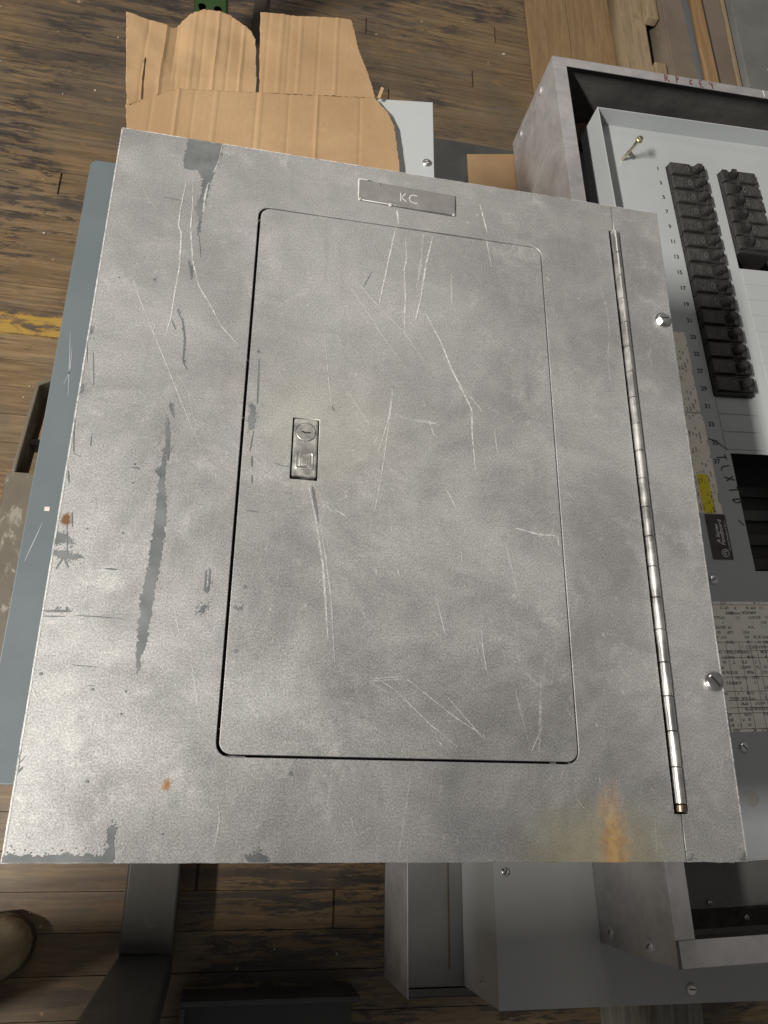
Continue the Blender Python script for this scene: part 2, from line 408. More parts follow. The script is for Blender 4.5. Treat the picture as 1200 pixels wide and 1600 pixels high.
def ribbon_verts(bm, pts, w, z, lay=None, weight=1.0, taper=True, step=0.002):
    # a flat stroke along pts; three vertices across
    P = [Vector((p[0], p[1], 0)) for p in pts]
    Q = [P[0]]
    for a, b in zip(P, P[1:]):
        k = max(1, int((b - a).length / step))
        for i in range(1, k + 1): Q.append(a.lerp(b, i / k))
    if len(Q) > 4:
        for _ in range(2): Q = [Q[0]] + [(Q[i - 1] + Q[i] * 2 + Q[i + 1]) / 4 for i in range(1, len(Q) - 1)] + [Q[-1]]
    rows = []
    for i, q in enumerate(Q):
        d = (Q[min(i + 1, len(Q) - 1)] - Q[max(i - 1, 0)])
        if d.length == 0: d = Vector((1, 0, 0))
        d.normalize(); s = Vector((-d.y, d.x, 0))
        t = i / max(1, len(Q) - 1)
        ww = w / 2 * ((0.35 + 0.65 * math.sin(math.pi * min(1, max(0, t * 0.94 + 0.03)))) if taper else 1)
        rows.append([bm.verts.new((q + s * k * ww).to_tuple()[:2] + (z,)) for k in (-1, 0, 1)])
        if lay:
            for v, k in zip(rows[-1], (0, 1, 0)): v[lay[0]] = k; v[lay[1]] = weight
    for a, b in zip(rows, rows[1:]):
        bm.faces.new((a[0], a[1], b[1], b[0])); bm.faces.new((a[1], a[2], b[2], b[1]))
def strokes(name, lines, w, z, mat, parent=None):
    bm = bmesh.new()
    for i, l in enumerate(lines): ribbon_verts(bm, l, w, z + i * 4e-6, None, 1, False)
    return bm_obj(name, bm, mat, parent)
def gridded(pts, step, zf):
    # a polygon cut into a grid so that it can buckle
    bm = bmesh.new()
    bm.faces.new([bm.verts.new((p[0], p[1], 0)) for p in pts])
    for ax in (0, 1):
        lo = min(p[ax] for p in pts); hi = max(p[ax] for p in pts); k = int((hi - lo) / step)
        for i in range(1, k + 1):
            co = [0, 0, 0]; no = [0, 0, 0]; co[ax] = lo + i * step; no[ax] = 1
            bmesh.ops.bisect_plane(bm, geom=bm.verts[:] + bm.edges[:] + bm.faces[:], plane_co=co, plane_no=no, dist=1e-6)
    for v in bm.verts: v.co.z = zf(v.co.x, v.co.y)
    return bm
def lathe(bm, prof, cx, cy, n=20, axis='z', origin=0.0):
    rings = []
    for r, h in prof:
        ring = []
        for i in range(n):
            a = 2 * math.pi * i / n
            if axis == 'z': co = (cx + r * math.cos(a), cy + r * math.sin(a), origin + h)
            elif axis == 'y': co = (cx + r * math.cos(a), origin + h, cy + r * math.sin(a))
            else: co = (origin + h, cx + r * math.cos(a), cy + r * math.sin(a))
            ring.append(bm.verts.new(co))
        rings.append(ring)
    for a, b in zip(rings, rings[1:]):
        for i in range(n): bm.faces.new((a[i], a[(i + 1) % n], b[(i + 1) % n], b[i]))
    bm.faces.new(rings[0][::-1]); bm.faces.new(rings[-1])
    return rings
def screw(parent, x, y, z, r=0.0055, slot=35, hexhead=False, mat='chrome', name='screw', axis='z', flip=1):
    bm = bmesh.new()
    n = 6 if hexhead else 22
    h = r * (0.75 if hexhead else 0.5)
    if hexhead: prof = [(r * 1.35, 0), (r * 1.35, h * 0.22), (r * 1.0, h * 0.25), (r * 1.0, h * 0.85), (r * 0.82, h)]
    else: prof = [(r, 0), (r, h * 0.35), (r * 0.88, h * 0.75), (r * 0.6, h * 0.98), (r * 0.25, h * 1.06)]
    if hexhead:
        lathe(bm, prof[:2], 0, 0, 22); lathe(bm, [(p[0], p[1]) for p in prof[2:]], 0, 0, 6)
    else: lathe(bm, prof, 0, 0, n)
    o = bm_obj(name, bm, mat, parent, smooth=not hexhead)
    top = prof[-1][1]
    s = box('screw_slot', -r * 0.62, r * 0.62, -r * 0.11, r * 0.11, top - h * 0.16, top + 0.0001, 'black_void', o, 0)
    s.rotation_euler = (0, 0, R(slot))
    o.location = (x, y, z)
    if axis == '-x': o.rotation_euler = (0, R(-90), 0)
    if axis == '-y': o.rotation_euler = (R(90), 0, 0)
    return o

# wear on the cover in millimetres from its lower left corner: (width, [weight,] points)
CHIP_POLYGONS = [[(56.6, 588.6), (86.3, 589.0), (86.1, 572.2), (82.0, 556.2), (79.9, 542.1), (78.6, 524.7), (75.9, 515.8), (75.6, 483.8), (74.2, 483.6), (72.8, 504.4), (68.3, 513.6), (71.8, 516.2),
    (72.9, 528.5), (72.8, 543.2), (68.3, 554.7), (63.8, 552.6), (57.0, 553.7), (55.0, 564.6), (56.9, 575.1)], [(-0.2, 384.5), (3.8, 379.9), (1.2, 374.4), (-1.4, 375.1), (-1.5, 382.2)], [(128.0,
    330.4), (133.0, 329.0), (133.2, 309.4), (128.2, 307.9)], [(-1.3, 332.6), (3.6, 332.2), (4.2, 325.5), (-0.9, 324.0)], [(66.6, 286.1), (68.9, 286.3), (70.0, 264.2), (73.2, 244.9), (74.9, 215.4),
    (73.5, 192.8), (71.7, 174.8), (71.4, 143.8), (68.6, 128.7), (67.2, 117.6), (64.7, 128.5), (64.2, 143.5), (63.2, 168.4), (65.3, 190.3), (65.9, 210.6), (66.5, 231.5), (65.7, 257.2)], [(-2.2, 214.6),
    (9.1, 212.4), (13.5, 206.7), (4.5, 206.0), (-0.7, 204.6), (-3.0, 205.5), (-2.6, 211.5)], [(-2.9, 201.5), (9.0, 200.3), (22.2, 196.3), (17.0, 194.5), (6.1, 195.1), (-3.0, 198.5)], [(101.8, 161.8),
    (105.2, 165.9), (109.6, 170.1), (108.9, 167.1), (106.6, 161.5)], [(-0.4, 4.4), (8.5, 4.8), (19.6, 4.4), (33.8, 5.1), (38.5, 5.9), (53.2, 4.3), (57.2, 4.3), (61.5, 9.0), (60.6, 20.1), (63.1, 22.5),
    (66.2, 20.1), (65.0, 13.8), (65.9, 4.3), (65.9, 0.1), (55.4, -0.0), (0.3, 0.1)], [(147.1, 2.6), (150.4, 5.1), (155.5, 6.2), (160.0, 5.1), (162.4, 1.8), (162.0, -0.3), (149.0, -0.2)], [(500.7,
    2.5), (504.7, 4.4), (508.9, 6.8), (508.4, 1.3), (501.1, 0.7)], [(460.4, 2.6), (464.1, 3.2), (463.1, 0.8), (459.5, 0.8)]]
CHIP_STROKES = [(1.76, [(69.0, 456.4), (72.0, 449.0), (73.3, 439.2)]), (0.73, [(75.2, 483.7), (78.9, 461.4)]), (0.73, [(0.0, 306.1), (2.2, 289.6), (3.9, 275.3), (9.3, 273.1)]), (0.59, [(6.3, 361.0),
    (10.5, 332.1)]), (0.59, [(0.1, 370.3), (3.1, 351.7)]), (1.46, [(64.7, 408.5), (70.0, 398.7), (73.3, 382.3), (73.6, 361.8), (77.6, 355.3)]), (1.02, [(61.3, 398.5), (65.7, 389.6)]), (2.34, [(67.5,
    323.4), (71.6, 312.2)]), (3.22, [(66.7, 311.7), (68.8, 294.9), (71.1, 276.5)]), (1.17, [(132.4, 371.5), (133.1, 349.0), (133.6, 331.0)]), (0.88, [(132.2, 307.3), (131.5, 299.6), (130.8, 290.0)]),
    (0.73, [(41.7, 518.9), (61.3, 517.8)]), (0.73, [(14.2, 291.8), (14.9, 281.8)]), (1.45, [(62.6, 267.9), (67.2, 261.7)]), (1.26, [(7.9, 195.3), (4.6, 187.1)]), (1.26, [(8.8, 195.3), (12.5, 188.7)]),
    (0.45, [(6.4, 224.5), (11.0, 196.5)]), (0.72, [(9.3, 229.9), (10.9, 218.7)]), (1.26, [(36.8, 189.7), (45.1, 189.5)]), (1.81, [(-1.5, 157.3), (18.9, 158.1)]), (0.9, [(-4.4, 153.6), (15.6, 154.3)]),
    (0.72, [(21.6, 155.4), (53.8, 154.9)]), (1.45, [(108.5, 194.2), (109.4, 179.1)]), (1.45, [(106.1, 193.0), (106.4, 177.9)]), (1.08, [(2.2, 261.0), (4.1, 251.5)]), (1.26, [(46.0, 268.0), (51.8,
    268.1)]), (1.63, [(127.9, 166.6), (133.7, 165.8)]), (0.9, [(131.4, 241.2), (140.5, 240.7)]), (1.63, [(-4.6, 65.7), (-5.0, 58.2), (-5.5, 51.6)]), (0.54, [(24.6, 121.8), (41.2, 120.9)]), (0.54,
    [(35.0, 108.7), (41.1, 108.4)]), (1.26, [(132.4, 285.9), (133.0, 276.9)]), (1.08, [(133.4, 270.1), (133.9, 263.5)]), (2.25, [(179.6, 265.1), (182.7, 249.6), (184.9, 236.8)]), (1.0, [(131.5,
    241.4), (140.5, 240.6)]), (1.08, [(192.3, 336.3), (195.2, 331.7)]), (0.65, [(149.4, 282.1), (155.9, 280.0), (161.8, 280.3)]), (0.78, [(508.3, 206.0), (508.3, 198.3), (508.8, 190.7)]), (0.54,
    [(215.5, 453.3), (223.7, 471.9)])]
CHIP_DOTS = [(0.73, (-1.5, 317.2)), (0.73, (-0.8, 311.6)), (0.73, (-0.1, 306.6)), (1.46, (131.5, 378.7)), (1.02, (16.7, 432.4)), (1.32, (44.4, 434.6)), (0.9, (45.8, 216.7)), (1.08, (5.8, 115.1)),
    (1.08, (39.7, 106.2)), (0.9, (61.0, 105.6)), (0.72, (59.8, 90.8)), (1.08, (44.0, 48.2)), (1.45, (131.1, 136.3)), (1.08, (134.5, 182.7)), (0.72, (94.1, 17.1)), (1.99, (107.3, 178.6)), (0.9, (47.6,
    270.8)), (0.65, (243.0, 359.5)), (1.5, (173.8, 55.4)), (0.52, (499.7, 75.4)), (0.72, (48.0, 256.0)), (0.72, (21.1, 218.1)), (1.5, (134.2, 182.8))]
SCRATCHES = [(1.32, 0.9, [(64.8, 541.6), (67.2, 515.3), (67.5, 491.7), (72.4, 458.1), (79.1, 434.6), (91.6, 414.6), (100.0, 398.7), (115.6, 381.8)]), (1.32, 0.9, [(59.4, 538.1), (57.6, 508.8), (57.6,
    489.9), (60.7, 485.8), (62.4, 449.7), (61.0, 418.7), (60.7, 400.5), (58.8, 388.7), (58.0, 380.2)]), (0.73, 0.7, [(23.4, 441.1), (42.2, 398.9), (66.5, 346.8), (83.6, 309.7), (93.7, 289.9)]), (0.59,
    0.5, [(93.7, 289.9), (107.3, 287.6), (119.1, 286.9)]), (0.59, 0.6, [(26.3, 439.4), (35.4, 412.7), (44.3, 395.0), (55.4, 388.2)]), (0.59, 0.7, [(22.0, 530.8), (31.6, 511.1), (39.5, 505.4)]), (0.73,
    0.9, [(42.7, 564.5), (54.0, 564.9)]), (0.44, 0.6, [(38.9, 413.2), (54.6, 412.8)]), (0.59, 0.5, [(71.3, 349.4), (81.4, 332.8), (85.5, 315.7)]), (2.05, 0.8, [(78.1, 541.8), (76.5, 526.7), (76.5,
    509.9)]), (0.88, 0.9, [(86.4, 588.5), (84.7, 565.6), (81.0, 552.3)]), (1.52, 0.9, [(244.5, 523.5), (237.2, 480.0), (230.2, 438.5)]), (1.52, 0.8, [(253.4, 511.2), (254.7, 488.8), (252.2, 479.5),
    (253.4, 450.5), (252.1, 413.7)]), (1.95, 0.9, [(279.2, 520.3), (272.4, 488.7), (267.0, 449.7), (262.4, 427.7)]), (3.03, 0.4, [(270.1, 518.7), (266.0, 475.8), (263.3, 460.7)]), (0.65, 0.9, [(204.2,
    467.3), (227.8, 438.1), (252.1, 413.7), (273.2, 382.5)]), (0.65, 0.7, [(198.3, 462.1), (215.8, 436.3), (232.9, 408.3), (256.9, 373.8)]), (1.73, 0.9, [(271.3, 435.5), (285.0, 407.2), (293.1,
    383.7), (304.6, 358.5), (310.3, 346.1), (309.6, 325.4), (311.5, 290.7)]), (0.87, 0.8, [(297.7, 373.6), (319.9, 344.6)]), (0.87, 0.8, [(242.8, 358.9), (239.4, 330.4), (231.1, 298.6)]), (0.76, 0.8,
    [(243.0, 353.8), (236.3, 297.9), (231.1, 259.5)]), (0.65, 0.7, [(184.9, 399.0), (188.3, 367.8), (192.4, 335.1)]), (0.65, 0.6, [(200.0, 358.9), (224.7, 321.3)]), (0.87, 0.7, [(329.0, 330.1),
    (331.1, 306.2)]), (1.08, 0.8, [(273.1, 331.6), (277.6, 318.2)]), (1.08, 0.5, [(269.6, 332.5), (282.9, 328.1)]), (1.73, 1, [(324.7, 563.4), (327.7, 547.8), (330.8, 532.5)]), (1.3, 0.8, [(329.3,
    525.9), (331.3, 510.7), (333.3, 494.2)]), (0.65, 0.6, [(236.9, 512.9), (259.7, 477.7)]), (1.95, 0.5, [(295.2, 480.5), (295.0, 448.2)]), (3.03, 0.4, [(244.0, 334.7), (256.8, 331.1), (277.8,
    329.6)]), (2.17, 1, [(245.5, 542.3), (247.0, 527.0)]), (2.25, 0.6, [(177.2, 264.9), (183.0, 241.8), (190.6, 201.8), (196.0, 147.0)]), (1.0, 0.5, [(186.8, 239.5), (197.3, 177.8), (201.2, 131.2)]),
    (0.75, 0.8, [(224.6, 118.5), (253.8, 121.9), (289.2, 96.0), (316.2, 80.1)]), (0.75, 0.9, [(231.5, 121.7), (246.8, 112.6), (270.1, 91.0), (291.0, 75.1)]), (0.62, 0.7, [(230.4, 121.0), (254.3,
    123.6)]), (0.75, 0.5, [(225.7, 118.6), (239.8, 111.9)]), (1.0, 0.9, [(276.7, 183.8), (283.6, 154.9)]), (1.0, 0.8, [(311.9, 160.0), (312.5, 143.1), (315.6, 126.7)]), (2.0, 0.7, [(342.9, 244.1),
    (361.5, 240.2), (379.2, 240.2), (378.6, 232.0)]), (3.0, 0.35, [(356.7, 123.6), (352.2, 73.2)]), (1.75, 0.35, [(336.2, 115.8), (344.1, 81.9)]), (1.5, 0.35, [(334.2, 230.1), (342.6, 189.1)]), (1.25,
    0.6, [(355.8, 91.2), (346.1, 73.0)]), (0.75, 0.7, [(232.2, 269.9), (228.7, 248.2)]), (1.25, 0.8, [(286.7, 272.1), (294.3, 257.8)]), (1.25, 0.7, [(193.9, 246.6), (201.3, 246.4), (206.3, 242.4)]),
    (0.75, 0.5, [(160.0, 116.0), (152.0, 102.6)]), (0.75, 0.7, [(246.5, 204.4), (249.5, 195.8)]), (1.0, 0.7, [(277.0, 79.1), (280.5, 74.8)]), (0.96, 0.5, [(438.1, 494.2), (440.2, 480.9), (443.6,
    460.6), (442.8, 438.7), (438.6, 409.7), (439.0, 380.8)]), (0.96, 0.4, [(478.5, 423.5), (482.3, 409.7)]), (0.74, 0.5, [(439.5, 531.6), (442.6, 513.3)]), (0.52, 0.5, [(499.4, 73.4), (493.8, 57.4)]),
    (0.39, 0.5, [(438.1, 31.3), (436.1, 3.2)]), (1.08, 0.4, [(86.5, 165.8), (92.3, 144.9)]), (1.81, 0.3, [(100.9, 132.0), (111.2, 88.5)]), (1.26, 0.5, [(114.6, 31.0), (122.2, 33.3), (125.9, 30.3)]),
    (1.45, 0.5, [(127.1, 37.0), (129.3, 27.0), (128.0, 15.6), (126.9, 7.5)]), (1.26, 0.5, [(-4.8, 107.6), (2.3, 105.2), (7.0, 96.6), (10.2, 97.6)]), (1.5, 0.6, [(215.4, 28.9), (219.2, 15.8), (229.5,
    22.2)]), (2.5, 0.35, [(256.9, 56.2), (251.5, 23.2), (248.0, 1.3)]), (2.0, 0.3, [(202.3, 59.4), (199.6, 34.8)]), (1.5, 0.5, [(284.7, 109.4), (312.5, 78.9)]), (0.5, 0.7, [(305.4, 152.4), (315.4,
    126.7)])]

# ------------------------------------------------------------------ floor: strip boards with yellow line
floor = box('floor', -5, 6, -5, 7, FLOOR - 0.05, FLOOR - 0.0061, 'floor_far', None, 0)
tag(floor, None, None, None, 'structure')
bm = bmesh.new(); bm_box(bm, -0.5, 0.5, -0.5, 0.5, -0.006, 0.0)
for v in bm.verts:
    if v.co.z > -0.001: v.co.x *= 0.9985; v.co.y *= 0.986
bmesh.ops.recalc_face_normals(bm, faces=bm.faces)
plank_mesh = bpy.data.meshes.new('plank'); bm.to_mesh(plank_mesh); bm.free(); plank_mesh.materials.append(M['floor'])
rnd = random.Random(3)
y = -0.60; row = 0
while y < 2.75:
    w = 0.057
    x = -1.0 - rnd.random() * 1.6
    while x < 2.3:
        L = 1.6 + rnd.random() * 1.4
        if x + L > -0.9:
            p = bpy.data.objects.new('plank', plank_mesh); COL.objects.link(p); p.parent = floor
            p.location = (x + L / 2, y + w / 2, FLOOR - 0.0006 + rnd.uniform(-0.0006, 0.0006))
            p.scale = (L - 0.0008, w - 0.0003, 1)
        x += L
    y += w; row += 1

# ------------------------------------------------------------------ the big metal cover with its hinged door
W, H = 0.508, 0.5873
T = 0.0022
cover = thing('panel_cover', 'scratched silver metal electrical panel cover with closed latched door, lying flat', 'panel cover', (0, 0, 0))
DX0, DX1, DY0, DY1 = 0.1250, 0.3820, 0.0668, 0.5232
HX = 0.4592; HY0, HY1 = 0.0330, 0.5550
rough_edge = random.Random(5)
def edge_line(a, b, amp=0.00016, step=0.006):
    d = Vector(b) - Vector(a); k = int(d.length / step); nrm = Vector((-d.y, d.x)).normalized(); out = []
    for i in range(k): 
        p = Vector(a) + d * i / k + nrm * rough_edge.uniform(-amp, amp) * (1 if i else 0); out.append(p.to_tuple())
    return out
frame_rim = edge_line((0, 0), (HX - 0.0004, 0)) + [(HX - 0.0004, 0), (HX - 0.0004, HY0 - 0.0008), (HX - 0.0054, HY0 - 0.0008), (HX - 0.0054, HY1 + 0.001), (HX - 0.0004, HY1 + 0.001)] + edge_line((HX - 0.0004, H), (0, H)) + edge_line((0, H), (0, 0))
plate('frame', [frame_rim, rounded(DX0 - 0.0021, DX1 + 0.0008, DY0 - 0.0017, DY1 + 0.0009, 0.0095)], -T, 0, 'silver', cover, 0.0004)
strip_rim = edge_line((HX + 0.0003, 0), (W, 0)) + edge_line((W, 0), (W, H)) + edge_line((W, H), (HX + 0.0003, H)) + [(HX + 0.0003, H), (HX + 0.0003, HY1 + 0.001), (HX + 0.0055, HY1 + 0.001), (HX + 0.0055, HY0 - 0.0008), (HX + 0.0003, HY0 - 0.0008)]
plate('hinge_strip', [strip_rim], -T, 0, 'silver', cover, 0.0004)
LX0, LX1, LY0, LY1 = 0.1622, 0.1834, 0.2702, 0.3226
door = plate('door', [rounded(DX0, DX1, DY0, DY1, 0.0085), [(LX0, LY0), (LX1, LY0), (LX1, LY1), (LX0, LY1)]], -T, -0.0001, 'silver', cover, 0.0004)
# folded steel behind the gaps
bm = bmesh.new()
for a in ((0.012, DX0 - 0.004, 0.012, H - 0.012), (DX1 + 0.003, HX - 0.012, 0.012, H - 0.012), (DX0 - 0.004, DX1 + 0.003, 0.012, DY0 - 0.004), (DX0 - 0.004, DX1 + 0.003, DY1 + 0.003, H - 0.012)):
    bm_box(bm, a[0], a[1], a[2], a[3], -0.0136, -0.0023)
bm_box(bm, HX + 0.0065, W - 0.012, 0.012, H - 0.012, -0.0136, -0.0023)
bm_obj('backing_frame', bm, 'darkgrey', cover)
bm = bmesh.new(); bm_box(bm, DX0 - 0.0039, DX1 + 0.0029, DY0 - 0.0039, DY1 + 0.0029, -0.0134, -0.0122); bm_obj('backing_sheet', bm, 'black_void', cover)
box('hinge_leaf', HX - 0.0119, HX + 0.0064, HY0 - 0.02, HY1 + 0.02, -0.0125, -0.0108, 'black_void', cover, 0)
# bright slivers put in as glints in the lower corners of the door opening
box('corner_glint', DX0 + 0.003, DX0 + 0.018, DY0 - 0.0016, DY0 - 0.0008, -0.004, -0.0012, 'chrome', cover, 0)
box('corner_glint', DX1 - 0.022, DX1 - 0.017, DY0 - 0.0016, DY0 - 0.0006, -0.004, -0.0008, 'chrome', cover, 0)
box('corner_glint', DX1 - 0.008, DX1 - 0.003, DY0 - 0.0016, DY0 - 0.0006, -0.004, -0.0008, 'chrome', cover, 0)

# piano hinge
hinge = box('hinge', HX - 0.0012, HX + 0.0012, HY0 + 0.003, HY1 - 0.001, -0.0016, 0.0002, 'rusty', cover, 0)
n = 20; pitch = (HY1 - HY0 - 0.006) / n
bm = bmesh.new(); lathe(bm, [(0.0035, 0.0003), (0.0039, 0.0006), (0.0039, pitch - 0.0006), (0.0035, pitch - 0.0003)], 0, 0, 20, 'y')
bmesh.ops.recalc_face_normals(bm, faces=bm.faces)
kme = bpy.data.meshes.new('knuckle'); bm.to_mesh(kme); bm.free(); kme.materials.append(M['hinge'])
for p in kme.polygons: p.use_smooth = True
kme.set_sharp_from_angle(angle=R(30))
for i in range(n):
    k = bpy.data.objects.new('knuckle', kme); COL.objects.link(k); k.parent = hinge
    k.location = (HX + rnd.uniform(-0.00012, 0.00012), HY0 + 0.006 + i * pitch, 0.0004); k.rotation_euler = (0, rnd.random(), 0)
bm = bmesh.new(); lathe(bm, [(0.0032, 0.0), (0.0037, 0.0005), (0.0037, 0.0045), (0.0034, 0.0051)], HX, 0.0003, 18, 'y', HY0 + 0.0004)
tag(bm_obj('knuckle', bm, 'rusty', hinge), 'rusty end knuckle of the hinge')

# nameplate pressed into the sheet
npl = plate('nameplate', [[(0.2101, 0.5480), (0.3000, 0.5457), (0.3008, 0.5688), (0.2104, 0.5706)]], -0.0006, 0.0007, 'latch', cover, 0.0003)
npl.data.materials.clear(); npl.data.materials.append(bright_metal('dull_nameplate_metal', (0.50, 0.495, 0.48), 0.50, None, 50))
strokes('lettering', [[(0.2488, 0.5530), (0.2488, 0.5622)], [(0.2536, 0.5622), (0.2490, 0.5573), (0.2542, 0.5530)]], 0.0008, 0.00078, 'engraved', npl)
strokes('lettering', [[(0.2616 + 0.0046 * math.cos(R(a)), 0.5573 + 0.0047 * math.sin(R(a))) for a in range(52, 312, 12)]], 0.0008, 0.00078, 'engraved', npl)
bm = bmesh.new(); ribbon_verts(bm, [(0.2186, 0.5711), (0.2097, 0.5712), (0.2097, 0.5475)], 0.0014, 0.0008, None, 1, True, 0.001); bm_obj('solder_edge', bm, 'engraved', npl)
for cx, cy, r in ((0.2112, 0.5483, 0.0017), (0.2395, 0.5470, 0.0020), (0.2990, 0.5465, 0.0016)):
    bm = bmesh.new(); lathe(bm, [(r, 0.0004), (r * 0.8, 0.0012), (r * 0.3, 0.0015)], cx, cy, 10); bm_obj('solder_blob', bm, 'engraved', npl)
bm = bmesh.new(); ribbon_verts(bm, [(0.3010, 0.5452), (0.3014, 0.5690)], 0.0010, 0.0002); ribbon_verts(bm, [(0.2165, 0.5713), (0.2225, 0.5712)], 0.0011, 0.0002); ribbon_verts(bm, [(0.230, 0.5702), (0.2302, 0.566)], 0.0007, 0.00085); ribbon_verts(bm, [(0.2102, 0.5472), (0.299, 0.5449)], 0.0009, 0.0002)
bm_obj('plate_gap', bm, 'ink', npl)

# flush latch with key cylinder and thumb slide
box('latch_pocket', LX0, LX1, LY0, LY1, -0.0105, -0.0100, 'black_void', cover, 0)
g = 0.0012
bm = bmesh.new(); bm_box(bm, LX0 + g, LX1 - g * 0.8, LY0 + g * 1.6, LY1 - g * 0.7, -0.006, 0.0013, 0.0016, 3)
latch = bm_obj('latch', bm, 'latch', cover)
cyl = plate('lock_cylinder', [circle(0.1727, 0.3102, 0.0077, 40)], 0.0008, 0.0016, 'latch', latch, 0.0003)
bm = bmesh.new(); rr = circle(0.1727, 0.3102, 0.00795, 48); ribbon_verts(bm, rr + [rr[0]], 0.00042, 0.00142, None, 1, False, 0.01)
bm_obj('cylinder_gap', bm, 'ink', cyl)
plate('keyhole', [[(0.1692, 0.3107), (0.1697, 0.3095), (0.1712, 0.3093), (0.1722, 0.3087), (0.1738, 0.3092), (0.1766, 0.3091), (0.1770, 0.3103), (0.1752, 0.3104), (0.1738, 0.3102), (0.1720, 0.3103), (0.1706, 0.3108)]], 0.0015, 0.00168, 'black_void', cyl, 0)
sl = plate('thumb_slide', [rounded(0.1655, 0.1798, 0.2780, 0.2927, 0.0018), rounded(0.1671, 0.1784, 0.2797, 0.2912, 0.0012)], 0.0009, 0.0021, 'latch', latch, 0.0005)
box('slide_grip', 0.1697, 0.1757, 0.2812, 0.2896, 0.0006, 0.0023, 'latch', sl, 0.0007)
plate('slide_rib', [rounded(0.1692, 0.1697, 0.2808, 0.2903, 0.0002)], 0.001, 0.0026, 'latch', sl, 0.0001)
plate('slide_rib', [rounded(0.1762, 0.1767, 0.2808, 0.2903, 0.0002)], 0.001, 0.0026, 'latch', sl, 0.0001)
box('slide_shadow_gap', 0.1672, 0.1745, 0.2798, 0.2803, 0.0010, 0.0018, 'black_void', sl, 0)

# cover screws
s = screw(cover, 0.4985, 0.4612, 0.0002, 0.0058, 10, True, 'chrome'); tag(s, 'hex headed bright screw')
s = screw(cover, 0.4992, 0.1288, 0.0002, 0.0080, -48, False, 'chrome'); tag(s, 'wide slotted bright screw')

# bare chips and scuffs in the paint
def clampmm(p): return (min(max(p[0], 0.6), W * 1000 - 0.6) / 1000, min(max(p[1], 0.6), H * 1000 - 0.6) / 1000)
def mark_mesh():
    bm = bmesh.new(); return bm, (bm.verts.layers.float.new('inner'), bm.verts.layers.float.new('weight'))
mr = random.Random(11)
bm, lay = mark_mesh(); zi = 0.00012
def fractal(P, amp):
    Q = [Vector((p[0], p[1])) for p in P]
    for lev in range(4):
        out = []
        for a, b in zip(Q, Q[1:] + Q[:1]):
            d = b - a; out.append(a)
            if d.length > 0.0007 and max(a.y, b.y) > 0.0012 and min(a.y, b.y) < H - 0.0012:
                m = (a + b) / 2 + Vector((-d.y, d.x)).normalized() * mr.uniform(-1, 1) * min(amp * d.length, 0.0011 / (lev + 1) ** 0.5)
                out.append(m)
        Q = out
    return [q.to_tuple() for q in Q]
def edge_steps(P, j=1.0):                # cut long outlines into short steps, each jogged sideways, so the paint edge is ragged
    out = []
    for a, b2 in zip(P, P[1:] + P[:1]):
        a = Vector(a); b2 = Vector(b2); k = max(1, int((b2 - a).length / 0.0022)); d = b2 - a; nn = Vector((-d.y, d.x)).normalized() if d.length else Vector((0, 0))
        for i in range(k): out.append((a.lerp(b2, i / k) + nn * (mr.gauss(0, 0.00045 * j) if i and max(a.y, b2.y) > 0.0012 else 0)).to_tuple())
    return out
for P in CHIP_POLYGONS:
    sz = min(max(p[0] for p in P) - min(p[0] for p in P), max(p[1] for p in P) - min(p[1] for p in P)); j = 1.0 if sz > 5 else 0.5
    Q = fractal(edge_steps([clampmm(p) for p in P], j), 0.45 * (1 if j == 1 else 0.5))
    Q = [(min(max(a, 0.0004), W - 0.0004), min(max(b, 0.0004), H - 0.0004)) for a, b in Q]
    tv, te, tf_, _, _, _ = delaunay_2d_cdt([Vector(q) for q in Q], [], [list(range(len(Q)))], 1, 1e-6)   # crossing outlines stay one flat layer
    nv = [bm.verts.new((q.x, q.y, zi)) for q in tv]
    for v in nv: v[lay[0]] = 0.56; v[lay[1]] = 1.0
    for t3 in tf_: bm.faces.new([nv[i] for i in t3])
    zi += 6e-7
    for k in range(int(14 + len(P) * 4.5)):                  # crumbs flaked off beside the patch
        i = mr.randrange(len(Q)); c = Vector(Q[i]) + Vector((mr.gauss(0, 0.0016), mr.gauss(0, 0.0022)))
        if not (0.001 < c.x < W - 0.001 and 0.001 < c.y < H - 0.001): continue
        r = mr.uniform(0.00015, 0.0006)
        f = bm.faces.new([bm.verts.new((c.x + r * mr.uniform(.5, 1.3) * math.cos(a * 1.047), c.y + r * mr.uniform(.5, 1.5) * math.sin(a * 1.047), zi)) for a in range(6)])
        for v in f.verts: v[lay[0]] = 0.9; v[lay[1]] = 1.0
        zi += 3e-7
for w, P in CHIP_STROKES:
    Q = [clampmm(p) for p in P]
    ribbon_verts(bm, Q, w / 1000 * 1.25, zi, lay, 0.95, True, 0.0012); zi += 4e-7
    if w > 1.3:
        for a, b in zip(Q, Q[1:]):
            for k in range(8):
                t = mr.random(); x = a[0] + (b[0] - a[0]) * t + mr.gauss(0, w / 2600); yv = a[1] + (b[1] - a[1]) * t; l = mr.uniform(0.001, 0.004)
                ribbon_verts(bm, [clampmm((x * 1000, yv * 1000)), clampmm(((x + mr.uniform(-.4, .8) * l) * 1000, (yv + l) * 1000))], 0.0006, zi, lay, 0.9, True, 0.0012); zi += 3e-7
for r, c in CHIP_DOTS:
    c = clampmm(c); r /= 1000
    f = bm.faces.new([bm.verts.new((c[0] + r * mr.uniform(.7, 1.15) * math.cos(a * 0.628), c[1] + r * mr.uniform(.7, 1.2) * math.sin(a * 0.628), zi)) for a in range(10)])
    for v in f.verts: v[lay[0]] = 0.8; v[lay[1]] = 1.0
    zi += 4e-7
